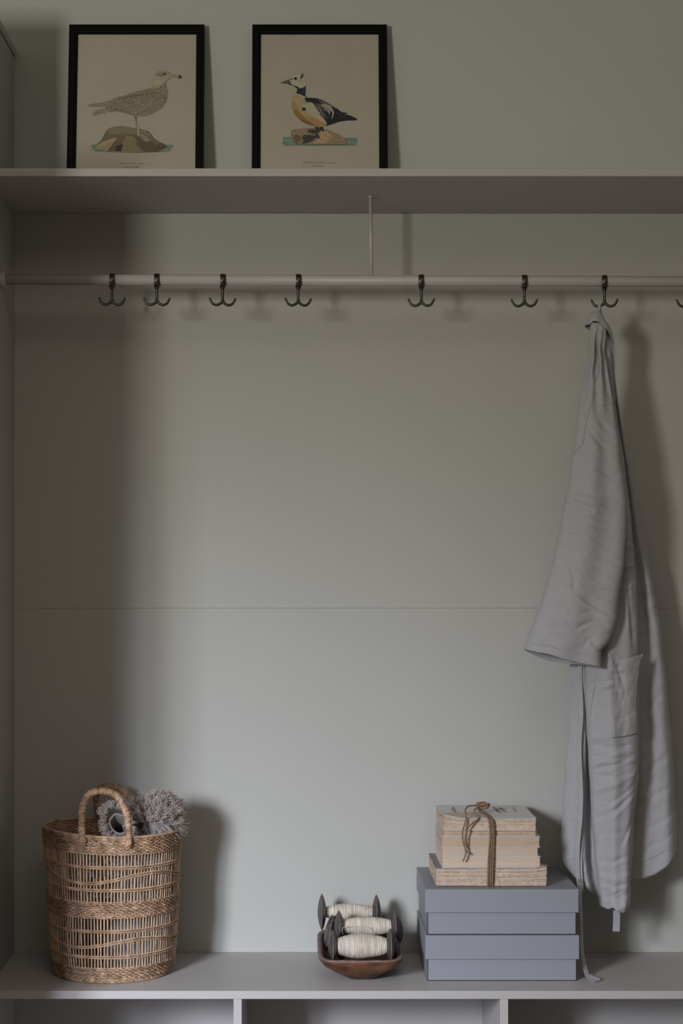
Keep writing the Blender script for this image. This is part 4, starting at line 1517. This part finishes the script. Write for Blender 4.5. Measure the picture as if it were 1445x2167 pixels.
k.build('knot', M['jute'], tw, smooth=True)
k = MB()
yh = BKF - 0.006


def D(px, py, y): return P(px, py, y)


rope(k, [kc + np.array([-0.008, 0, 0.001]), D(1003, 1704.5, 0.175), D(991, 1706, 0.165), D(984.5, 1713, 0.15), D(984.5, 1720, 0.128), D(987, 1728, yh), D(984, 1742, yh - 0.006), D(979, 1758, yh - 0.008), D(979, 1776, yh - 0.008),
         D(983, 1792, yh - 0.006), D(988, 1802, yh - 0.006), D(993.5, 1807.5, yh - 0.006)], 0.0016)
k.build('loose_end', M['jute'], tw, smooth=True)
k = MB()
rope(k, [kc + np.array([-0.006, -0.004, 0.0]), D(1004, 1714, 0.165), D(1003.5, 1721, 0.150), D(1010, 1727, 0.128), D(1013, 1731.5, BKF - 0.004), D(1004, 1739, yh - 0.004), D(995, 1746, yh - 0.008), D(988, 1757, yh - 0.010), D(984.5, 1772, yh - 0.010),
         D(984, 1790, yh - 0.010), D(985.5, 1805, yh - 0.008), D(983, 1815, yh - 0.006), D(979.5, 1822.5, yh - 0.005)], 0.0016)
k.build('loose_end', M['jute'], tw, smooth=True)

# ------------------------------------------------------------------ linen robe
HK = hook_pos[6]
rob = thing('linen_robe', (X(1290, 0.2), 0.2, BT), 'grey washed linen robe hanging by its loop from a rail hook', 'robe')


class Drape:
    def __init__(self, rows, fb, bb, folds, p=0.85, seed=0, py0=None, crease=0.0, cang=0.5, cscale=9, sil=0.002, wr=0.0012):
        r = np.array(sorted(rows), float)       # (py, xl, xr, yc, ht)
        self.r = r
        self.fb, self.bb = fb, bb               # bottom px rows (u -> py) front / back
        self.folds = folds                      # (freq, amp, phase, start py, end py, drift)
        self.p, self.seed, self.crease, self.cang, self.cscale, self.sil, self.wr = p, seed, crease, cang, cscale, sil, wr
        self.py0 = r[0, 0] if py0 is None else py0
        self.lines = []

    def prm(self, py):
        r = self.r
        return [float(np.interp(py, r[:, 0], r[:, i])) for i in range(1, 5)]

    def disp(self, u, py, xw, zw):
        d = 0
        for fr, am, ph, a, b, dr in self.folds:
            wgt = min(1, max(0, (py - a) / 60.0)) * min(1, max(0, (b - py) / 90.0))
            if wgt <= 0: continue
            s = math.sin(2 * PI * fr * (u * 0.5 + 0.5) + ph + dr * nz(zw * 2.2, self.seed, fr) * 3)
            d += am * wgt * s
        if self.crease:
            c, s = math.cos(self.cang), math.sin(self.cang)
            wa = nz(xw * 5, zw * 5, self.seed + 3) * 0.25
            q1 = (xw + wa * 0.2) * c + zw * s
            q2 = -(xw) * s + zw * c + wa * 0.15
            n1 = nz(q1 * self.cscale * 0.45, q2 * self.cscale * 2.2, self.seed + 7)
            rid = (1 - min(1, abs(n1) * 2.6)) ** 3
            msk = max(0, nz(xw * 6, zw * 6, self.seed + 21) + 0.25)
            n2 = nz(q1 * self.cscale * 0.9 + 9, q2 * self.cscale * 5.5, self.seed + 17)
            rid2 = (1 - min(1, abs(n2) * 3.0)) ** 3
            n3 = nz(q1 * self.cscale * 1.6 + 4, q2 * self.cscale * 9.0, self.seed + 27)
            rid3 = (1 - min(1, abs(n3) * 3.2)) ** 2
            d -= self.crease * (rid * msk * 1.7 + 0.85 * rid2 * msk + 0.34 * rid3 * (0.35 + msk))
        if self.lines:
            px = CX + xw * F / (self.yref - CAMY)
            for pts, wd, am, x0, x1, y0, y1 in self.lines:
                if px < x0 or px > x1 or py < y0 or py > y1: continue
                best, sg, ed = 1e9, 0, 1
                for i in range(len(pts) - 1):
                    ax_, ay_ = pts[i]; bx_, by_ = pts[i + 1]
                    ex, ey = bx_ - ax_, by_ - ay_
                    L2 = ex * ex + ey * ey
                    t = ((px - ax_) * ex + (py - ay_) * ey) / L2
                    tt = min(1, max(0, t))
                    qx, qy = px - ax_ - tt * ex, py - ay_ - tt * ey
                    ds = math.hypot(qx, qy)
                    if ds < best:
                        best = ds
                        sg = 1 if ex * qy - ey * qx > 0 else -1
                        gt = (i + tt) / (len(pts) - 1)
                        ed = min(1, 4 * gt + 0.12, 4 * (1 - gt) + 0.12)
                s_ = best / wd
                d += am * ed * (0.9 * math.exp(-s_ * s_) - 1.0 * sg * s_ * math.exp(-0.5 * s_ * s_))
        d += self.wr * (nz(xw * 14, zw * 9, self.seed + 1) + 0.5 * nz(xw * 34, zw * 26, self.seed + 2))
        return d

    def crease_lines(self, L):
        for pts, wd, am in L:
            c = [(a, b) for a, b, _ in spline([(p[0], p[1], 0) for p in pts], max(3, 2 * len(pts)))]
            xs_ = [p[0] for p in c]; ys_ = [p[1] for p in c]
            m_ = wd * 4
            self.lines.append((c, wd, am, min(xs_) - m_, max(xs_) + m_, min(ys_) - m_, max(ys_) + m_))

    def front(self, px, py):
        xl, xr, yc, ht = self.prm(py)
        self.yref = yc
        u = max(-0.985, min(0.985, (px - (xl + xr) / 2) / ((xr - xl) / 2)))
        c = math.copysign(abs(u) ** (1 / self.p), u)
        s = math.sqrt(max(0, 1 - c * c)) ** self.p
        d = self.disp(u, py, X(px, yc), Z(py, yc))
        return yc - ht * s + d * s

    def build(self, name, nv=220, nth=150, parent=None, smooth=True, label=None):
        V = []
        for j in range(nv):
            v = j / (nv - 1)
            for i in range(nth):
                th = 2 * PI * i / nth
                c, s = math.cos(th), math.sin(th)          # s>0 : front
                u = math.copysign(abs(c) ** self.p, c)
                sp = math.copysign(abs(s) ** self.p, s)
                fr, bk_ = self.fb(u), self.bb(u)
                w_ = 0.5 + 0.5 * max(-1, min(1, s * 6))
                pb = fr * w_ + bk_ * (1 - w_)
                py = self.py0 + (pb - self.py0) * v
                xl, xr, yc, ht = self.prm(py)
                self.yref = yc
                px = (xl + xr) / 2 + (xr - xl) / 2 * u
                xw, zw = X(px, yc), Z(py, yc)
                y = yc - ht * sp
                if sp > 0: y += self.disp(u, py, xw, zw) * sp
                else: y += 0.3 * self.disp(u + 5, py, xw + 3, zw) * (-sp)
                xw += u * self.sil * nz(zw * 16, u * 2, self.seed + 31) * min(1, v * 4)
                V.append((xw, y, zw))
        f = []
        for j in range(nv - 1):
            for i in range(nth):
                i2 = (i + 1) % nth
                f.append((j * nth + i, j * nth + i2, (j + 1) * nth + i2, (j + 1) * nth + i))
        k = MB()
        k.add(V, f)
        o = k.build(name, M['linen'], parent or rob, smooth=smooth, label=label)
        so = o.modifiers.new('cloth', 'SOLIDIFY')
        so.thickness = 0.0011
        so.offset = -1
        return o


def table(pts):
    pts = sorted(pts)
    xs_ = [a for a, b in pts]; ys_ = [b for a, b in pts]
    return lambda u: float(np.interp(u, xs_, ys_))


# back panel, right side (falls furthest to the right)
back = Drape([(700, 1272, 1292, 0.208, 0.010), (735, 1270, 1298, 0.212, 0.012), (803, 1272, 1300.5, 0.22, 0.016), (925, 1278, 1319.5, 0.235, 0.022), (1027, 1280, 1340, 0.25, 0.027),
              (1140, 1280, 1360, 0.262, 0.032), (1230, 1280, 1380, 0.268, 0.036), (1319, 1280, 1396.5, 0.272, 0.038), (1437, 1275, 1409, 0.276, 0.040),
              (1520, 1272, 1416.5, 0.278, 0.040), (1621, 1270, 1425, 0.278, 0.042), (1700, 1268, 1427.5, 0.278, 0.042), (1786, 1265, 1433, 0.278, 0.044), (1860, 1262, 1433, 0.278, 0.044)],
             table([(-1, 1862), (0, 1856), (0.35, 1845), (0.6, 1828), (0.8, 1812), (1, 1788)]), table([(-1, 1855), (0, 1850), (0.35, 1840), (0.6, 1825), (0.8, 1812), (1, 1786)]),
             [(1.5, 0.010, 2.2, 720, 5000, 0.5), (3.2, 0.004, 0.6, 760, 5000, 0.6)], seed=4, crease=0.0045, cang=0.5, cscale=9)
back.crease_lines([
    ([(1356, 1512), (1372, 1490), (1398, 1466)], 5, 0.003), ([(1364, 1570), (1386, 1545), (1412, 1552)], 5, 0.0035), ([(1358, 1640), (1380, 1615), (1416, 1600)], 6, 0.003),
    ([(1352, 1752), (1384, 1742), (1424, 1712)], 5, 0.003), ([(1350, 1800), (1390, 1778), (1428, 1752)], 4, 0.0025), ([(1362, 1690), (1392, 1672), (1420, 1668)], 5, 0.0025),
    ([(1366, 1330), (1380, 1420), (1388, 1520)], 8, 0.004), ([(1340, 1240), (1362, 1340), (1372, 1440)], 7, 0.004), ([(1390, 1560), (1394, 1640), (1388, 1730)], 8, 0.003)])
back.build('back_panel')
# rear left panel with the wrap edge
left = Drape([(1250, 1222, 1265, 0.225, 0.012), (1408, 1206, 1272, 0.235, 0.024), (1448, 1209, 1272, 0.24, 0.026), (1520, 1204, 1275, 0.244, 0.028), (1646, 1195, 1280, 0.25, 0.030),
              (1754, 1187, 1285, 0.255, 0.032), (1808, 1186, 1290, 0.258, 0.033), (1840, 1190, 1295, 0.26, 0.033), (1925, 1214, 1296, 0.262, 0.033)],
             table([(-1, 1822), (-0.7, 1848), (-0.45, 1868), (0, 1888), (0.4, 1906), (0.7, 1918), (1, 1900)]), table([(-1, 1822), (-0.7, 1846), (0, 1884), (0.5, 1910), (1, 1895)]),
             [(1.6, 0.012, 1.0, 1300, 5000, 0.3), (3.4, 0.004, 2.0, 1300, 5000, 0.5)], seed=9, crease=0.0036, cang=0.3, cscale=9, sil=0.003)
left.crease_lines([([(1205, 1500), (1216, 1560), (1212, 1640)], 5, 0.0025), ([(1200, 1700), (1214, 1690), (1224, 1700)], 4, 0.002), ([(1194, 1770), (1208, 1740), (1222, 1745)], 4, 0.002),
    ([(1246, 1560), (1248, 1700), (1240, 1850)], 6, 0.006)])
left.build('side_panel', nv=150, nth=110)
# long centre panel carrying the pocket
cent = Drape([(700, 1264, 1284, 0.190, 0.009), (745, 1266, 1292, 0.188, 0.012), (803, 1270, 1296, 0.190, 0.014), (864, 1274, 1303, 0.192, 0.017), (1006, 1276, 1324, 0.194, 0.022), (1128, 1272, 1337, 0.196, 0.028),
              (1230, 1262, 1346, 0.197, 0.032), (1330, 1246, 1348.5, 0.197, 0.036), (1408, 1238, 1351, 0.196, 0.040), (1484, 1238, 1350.7, 0.195, 0.043), (1556, 1243, 1350.7, 0.195, 0.044),
              (1646, 1248, 1350, 0.196, 0.043), (1729, 1252, 1341.5, 0.198, 0.041), (1815, 1258, 1336, 0.200, 0.040), (1873, 1263, 1334, 0.200, 0.040), (1925, 1267, 1332, 0.200, 0.040)],
             table([(-1, 1914), (-0.6, 1918), (-0.3, 1912), (0, 1921), (0.35, 1924), (0.7, 1919), (1, 1911)]), table([(-1, 1906), (0, 1908), (1, 1904)]),
             [(1.1, 0.006, 1.3, 1300, 5000, 0.4), (2.3, 0.0035, 0.2, 760, 5000, 0.8)], seed=15, crease=0.0066, cang=0.22, cscale=10, sil=0.003, wr=0.0016)
cent.crease_lines([
    ([(1242, 1570), (1282, 1581), (1350, 1574)], 4, 0.0030), ([(1249, 1628), (1296, 1614), (1346, 1592)], 4, 0.0034), ([(1250, 1641), (1290, 1640), (1346, 1648)], 4, 0.0026),
    ([(1253, 1736), (1296, 1711), (1346, 1664)], 5, 0.0036), ([(1262, 1712), (1310, 1680), (1346, 1652)], 4, 0.0026), ([(1260, 1819), (1282, 1822), (1332, 1804)], 4, 0.0030),
    ([(1264, 1845), (1300, 1846), (1334, 1834)], 4, 0.0028), ([(1267, 1862), (1296, 1872), (1332, 1860)], 4, 0.0026), ([(1310, 1786), (1325, 1750), (1339, 1722)], 4, 0.0026),
    ([(1258, 1459), (1296, 1466), (1318, 1462)], 4, 0.0030), ([(1300, 1530), (1332, 1513), (1350, 1498)], 5, 0.0034), ([(1246, 1600), (1280, 1604), (1330, 1596)], 4, 0.0022),
    ([(1256, 1770), (1290, 1758), (1330, 1762)], 4, 0.0022), ([(1268, 1893), (1300, 1896), (1332, 1886)], 4, 0.0020), ([(1250, 1430), (1262, 1444), (1290, 1440)], 4, 0.0024),
    ([(1318, 1236), (1328, 1300), (1334, 1370)], 5, 0.004), ([(1285, 1380), (1300, 1420), (1310, 1455)], 4, 0.0024), ([(1256, 1500), (1252, 1560), (1258, 1600)], 4, 0.002)])
cent.build('front_panel', nv=340, nth=170)
# big sleeve in front
slv = Drape([(684, 1249, 1284, 0.176, 0.012), (700, 1248, 1283, 0.174, 0.014), (743, 1243, 1277.5, 0.170, 0.017), (763, 1242, 1281, 0.168, 0.018), (844, 1226, 1296, 0.163, 0.022), (946, 1214, 1310.5, 0.157, 0.027),
             (1019, 1202, 1318.5, 0.153, 0.031), (1067, 1194, 1325.5, 0.150, 0.033), (1137, 1180, 1324, 0.147, 0.036), (1190, 1168, 1319, 0.144, 0.038), (1242, 1153, 1312, 0.142, 0.040), (1311, 1131, 1303, 0.138, 0.041),
             (1360, 1112, 1287, 0.134, 0.041), (1376, 1107, 1272, 0.132, 0.040), (1415, 1106, 1271, 0.130, 0.038)],
            table([(-1, 1373), (-0.72, 1378), (-0.4, 1383), (0, 1393), (0.4, 1401), (0.8, 1408), (1, 1413)]), table([(-1, 1373), (-0.68, 1388), (-0.3, 1400), (0.1, 1406), (0.5, 1408), (1, 1413)]),
            [(2.6, 0.0065, 0.4, 690, 900, 0.2), (1.3, 0.004, 2.4, 740, 5000, 0.4), (2.2, 0.0022, 5.0, 900, 5000, 0.9)], seed=23, crease=0.0060, cang=-0.35, cscale=9, sil=0.003, wr=0.0014)
slv.crease_lines([
    ([(1214, 1258), (1250, 1281), (1299, 1311)], 4, 0.0036), ([(1210, 1337), (1230, 1323), (1259, 1319), (1295, 1340)], 4, 0.0032), ([(1141, 1319), (1175, 1322), (1214, 1331)], 3.5, 0.0026),
    ([(1161, 1275), (1180, 1280), (1202, 1291)], 3.5, 0.0022), ([(1198, 1193), (1206, 1226), (1204, 1250)], 4, 0.0024), ([(1214, 1234), (1263, 1250), (1307, 1258)], 4, 0.0024),
    ([(1200, 1118), (1255, 1129), (1322, 1137)], 4, 0.0028), ([(1206, 1047), (1230, 1048), (1262, 1056)], 4, 0.0020), ([(1245, 992), (1291, 1010), (1312, 1005)], 4, 0.0026),
    ([(1236, 905), (1252, 930), (1275, 956)], 5, 0.0026), ([(1258, 880), (1276, 912), (1300, 925)], 5, 0.0020), ([(1180, 1226), (1200, 1238), (1216, 1243)], 3.5, 0.002),
    ([(1232, 1370), (1242, 1352), (1255, 1368), (1273, 1372)], 3.5, 0.0028), ([(1139, 1339), (1180, 1345), (1222, 1356)], 3, 0.002), ([(1262, 1340), (1280, 1345), (1292, 1336)], 3.5, 0.0024),
    ([(1170, 1298), (1186, 1306), (1200, 1318)], 3, 0.002), ([(1255, 1180), (1285, 1192), (1316, 1196)], 4, 0.002), ([(1188, 1160), (1212, 1166), (1240, 1178)], 4, 0.0018),
    ([(1222, 1300), (1240, 1296), (1262, 1304)], 3.5, 0.0026), ([(1262, 700), (1254, 770), (1236, 850)], 5, 0.004), ([(1274, 730), (1280, 800), (1294, 870)], 5, 0.003), ([(1130, 1362), (1150, 1358), (1168, 1363)], 3, 0.002)])
slv.build('sleeve', nv=380, nth=190)

# collar thrown over the hook side
col_ = Drape([(657, 1256, 1268, 0.186, 0.006), (661, 1251, 1271, 0.186, 0.011), (667, 1246.5, 1274.5, 0.185, 0.016), (677, 1241.5, 1279, 0.183, 0.020), (689, 1237.5, 1289, 0.181, 0.022), (703, 1240, 1294, 0.182, 0.022), (725, 1245, 1299, 0.19, 0.02)],
             table([(-1, 689), (-0.72, 688), (-0.5, 682.5), (-0.2, 682), (0.1, 684.5), (0.35, 690), (0.6, 700), (0.8, 716), (1, 735)]), table([(-1, 690), (-0.5, 697), (0, 700), (0.6, 712), (1, 735)]),
             [(1.4, 0.003, 0.5, 655, 5000, 0.2), (3.2, 0.0015, 0.9, 655, 5000, 0.2)], seed=31, sil=0.001, wr=0.0006)
col_.build('collar', nv=70, nth=110)
# shoulder roll right of the collar
sr = Drape([(676, 1268, 1279, 0.192, 0.008), (697, 1270, 1288.5, 0.195, 0.013), (716, 1273, 1296, 0.198, 0.014), (739, 1277, 1300, 0.20, 0.014), (790, 1284, 1300.5, 0.205, 0.012), (850, 1295, 1307, 0.21, 0.009)],
           table([(-1, 835), (0, 850), (1, 845)]), table([(-1, 835), (1, 845)]), [(1.5, 0.004, 0.5, 690, 5000, 0.3)], seed=37, sil=0.001)
sr.build('shoulder', nv=70, nth=60)


def ribbon(k, pts, wd, th=0.0009, side=None, n=60):
    c = spline(pts, n)
    tg = np.gradient(c, axis=0); tg /= np.linalg.norm(tg, axis=1)[:, None] + 1e-12
    sd = np.asarray(side if side is not None else [1, 0, 0], float)
    if sd.ndim == 1: sd = np.tile(sd, (n, 1))
    else:
        m_ = len(sd)
        sd = np.stack([np.interp(np.linspace(0, m_ - 1, n), np.arange(m_), sd[:, q]) for q in range(3)], 1)
    sd = sd - tg * np.sum(sd * tg, 1)[:, None]; sd /= np.linalg.norm(sd, axis=1)[:, None] + 1e-12
    nn = np.cross(tg, sd)
    V = []
    for i in range(n):
        for a, b in ((-1, -1), (1, -1), (1, 1), (-1, 1)):
            V.append(c[i] + sd[i] * a * wd / 2 + nn[i] * b * th / 2)
    f = []
    for i in range(n - 1):
        for j in range(4):
            f.append((i * 4 + j, i * 4 + (j + 1) % 4, (i + 1) * 4 + (j + 1) % 4, (i + 1) * 4 + j))
    f += [(3, 2, 1, 0), tuple((n - 1) * 4 + j for j in range(4))]
    k.add(V, f)


# hanging loop over the left prong
k = MB()
hx, hy, hz = HK
yawc = -0.16
lx = hx - 0.0125
ribbon(k, [P(1266, 662, RY - 0.004), P(1266.5, 655, RY - 0.006), np.array([lx, RY - 0.0048, hz - 0.0535]), np.array([lx + .0005, RY - 0.003, hz - 0.0488]), np.array([lx + .0005, RY + 0.003, hz - 0.0485]),
           np.array([lx, RY + 0.006, hz - 0.053]), P(1269, 655, RY + 0.008), P(1271, 664, RY + 0.006)], 0.0062, 0.0010, n=70)
k.build('hanging_loop', M['linen'], rob, smooth=False)

# wrap edge strips: two narrow folded facings left of the centre panel
k = MB()
for dx, yy, wd in ((0, 0.0, 0.0085), (7.5, 0.006, 0.0045)):
    rowp = [(1398, 1227), (1450, 1228), (1510, 1230), (1556, 1227), (1592, 1226), (1640, 1228), (1682, 1229.5), (1730, 1228), (1790, 1223), (1840, 1222.5), (1884, 1226)]
    pts = [P(x + dx, y_, left.front(x + dx, min(y_, 1900)) - 0.010 + yy) for y_, x in rowp]
    ribbon(k, pts, wd, 0.0020, side=[1, -0.25, 0], n=90)
k.build('front_facing', M['linen'], rob, smooth=False)

# tie belt: falls beside the boxes and ends folded on the bench
k = MB()
pts = [P(1226, 1862, 0.196), P(1226.5, 1872, 0.185), P(1227, 1882, 0.165), P(1227.5, 1895, 0.155), P(1229, 1925, 0.150), P(1230.5, 1965, 0.148), P(1231, 2006, 0.146), P(1236, 2040, 0.13),
       P(1242, 2062, 0.112)]
zb_ = BT + 0.0012
pts += [np.array([X(1250, 0.095), 0.100, zb_ + 0.001]), np.array([X(1257, 0.085), 0.088, zb_]), np.array([X(1262, 0.08), 0.080, zb_])]
ribbon(k, pts, 0.0135, 0.0012, side=[[0.55, 0.8, 0]] * 6 + [[0.6, 0.7, 0]] * 3 + [[0.75, 0.5, 0]] * 3, n=110)
pts = [np.array([X(1262, 0.08), 0.080, zb_]), np.array([X(1264.5, 0.078), 0.078, zb_ + 0.003]), np.array([X(1262, 0.08), 0.082, zb_ + 0.0062]), np.array([X(1254, 0.088), 0.092, zb_ + 0.0065]), np.array([X(1246, 0.10), 0.104, zb_ + 0.008])]
ribbon(k, pts, 0.0135, 0.0012, side=[0.75, 0.5, 0], n=40)
k.build('tie_belt', M['linen'], rob, smooth=False)
# belt end below the centre panel
k = MB()
ribbon(k, [P(1304, 1890, 0.196), P(1304, 1915, 0.192), P(1304.5, 1945, 0.190), P(1303.5, 1971, 0.190)], 0.0152, 0.0016, n=30)
ribbon(k, [P(1303.6, 1952, 0.1885), P(1303.6, 1953, 0.1885)], 0.0152, 0.0012, n=4)
k.build('tie_belt', M['linen'], rob, smooth=False)

# pocket on the centre panel
tl, tr_, brr, bll = (1300.5, 1396), (1360, 1384), (1347, 1552), (1294, 1561)
nu_, nv_ = 40, 60
V, f = [], []
for s in (0, 1):
    for j in range(nv_):
        v = j / (nv_ - 1)
        for i in range(nu_):
            u = i / (nu_ - 1)
            a = np.array(tl) * (1 - u) + np.array(tr_) * u
            b = np.array(bll) * (1 - u) + np.array(brr) * u
            q = a * (1 - v) + b * v
            q[0] += 2.5 * math.sin(v * PI) * (1 - u) * 1.5
            q[0] -= 7.0 * math.sin(PI * min(1, v * 1.15)) * u
            q[1] += 2.0 * math.sin(u * PI)
            gape = 0.010 * (u ** 2) * max(0, 1 - v * 2.2)
            y = min(cent.front(q[0] + e_, q[1] + g_) for e_ in (-7, 0, 7) for g_ in (-6, 6)) - 0.0030 - (0.0016 if v < 0.16 else 0) - gape - 0.002 * nz(u * 5, v * 7, 3) - 0.0015 * math.sin(PI * u)
            if s: y += 0.0014
            V.append(P(q[0], q[1], y))
W_, B_ = nu_, nu_ * nv_
for j in range(nv_ - 1):
    for i in range(nu_ - 1):
        a = j * W_ + i
        f.append((a, a + W_, a + W_ + 1, a + 1)); f.append((B_ + a, B_ + a + 1, B_ + a + W_ + 1, B_ + a + W_))
for i in range(nu_ - 1):
    f.append((i, i + 1, B_ + i + 1, B_ + i)); q = (nv_ - 1) * W_ + i; f.append((q + 1, q, B_ + q, B_ + q + 1))
for j in range(nv_ - 1):
    q = j * W_; f.append((q + W_, q, B_ + q, B_ + q + W_)); q = j * W_ + W_ - 1; f.append((q, q + W_, B_ + q + W_, B_ + q))
k = MB(); k.add(V, f)
k.build('pocket', M['linen'], rob, smooth=True)


def stitch(piece, pts, n=50, r=0.00028, off=0.0006):
    c = spline([(a, b, 0) for a, b in pts], n)
    q = [P(a, b, piece.front(a, b) - off) for a, b, _ in c]
    k = MB()
    k.tube(q, r, 4)
    k.build('seam', M['seam'], rob)


stitch(cent, [(1258, 1450), (1252, 1480), (1249, 1510), (1247, 1540)])
stitch(cent, [(1292, 1562), (1318, 1563), (1346, 1553)], off=0.0014)
stitch(cent, [(1293, 1562), (1296, 1535), (1301, 1508)], off=0.0014)
stitch(slv, [(1276, 740), (1262, 800), (1250, 850), (1240, 895), (1232, 940)])
stitch(slv, [(1232, 942), (1222, 950), (1213, 962)])
stitch(slv, [(1120, 1361), (1160, 1367), (1210, 1380), (1240, 1384), (1264, 1387)], off=0.0012)
stitch(back, [(1345, 1829), (1380, 1815), (1410, 1796), (1430, 1772)], off=0.0012)
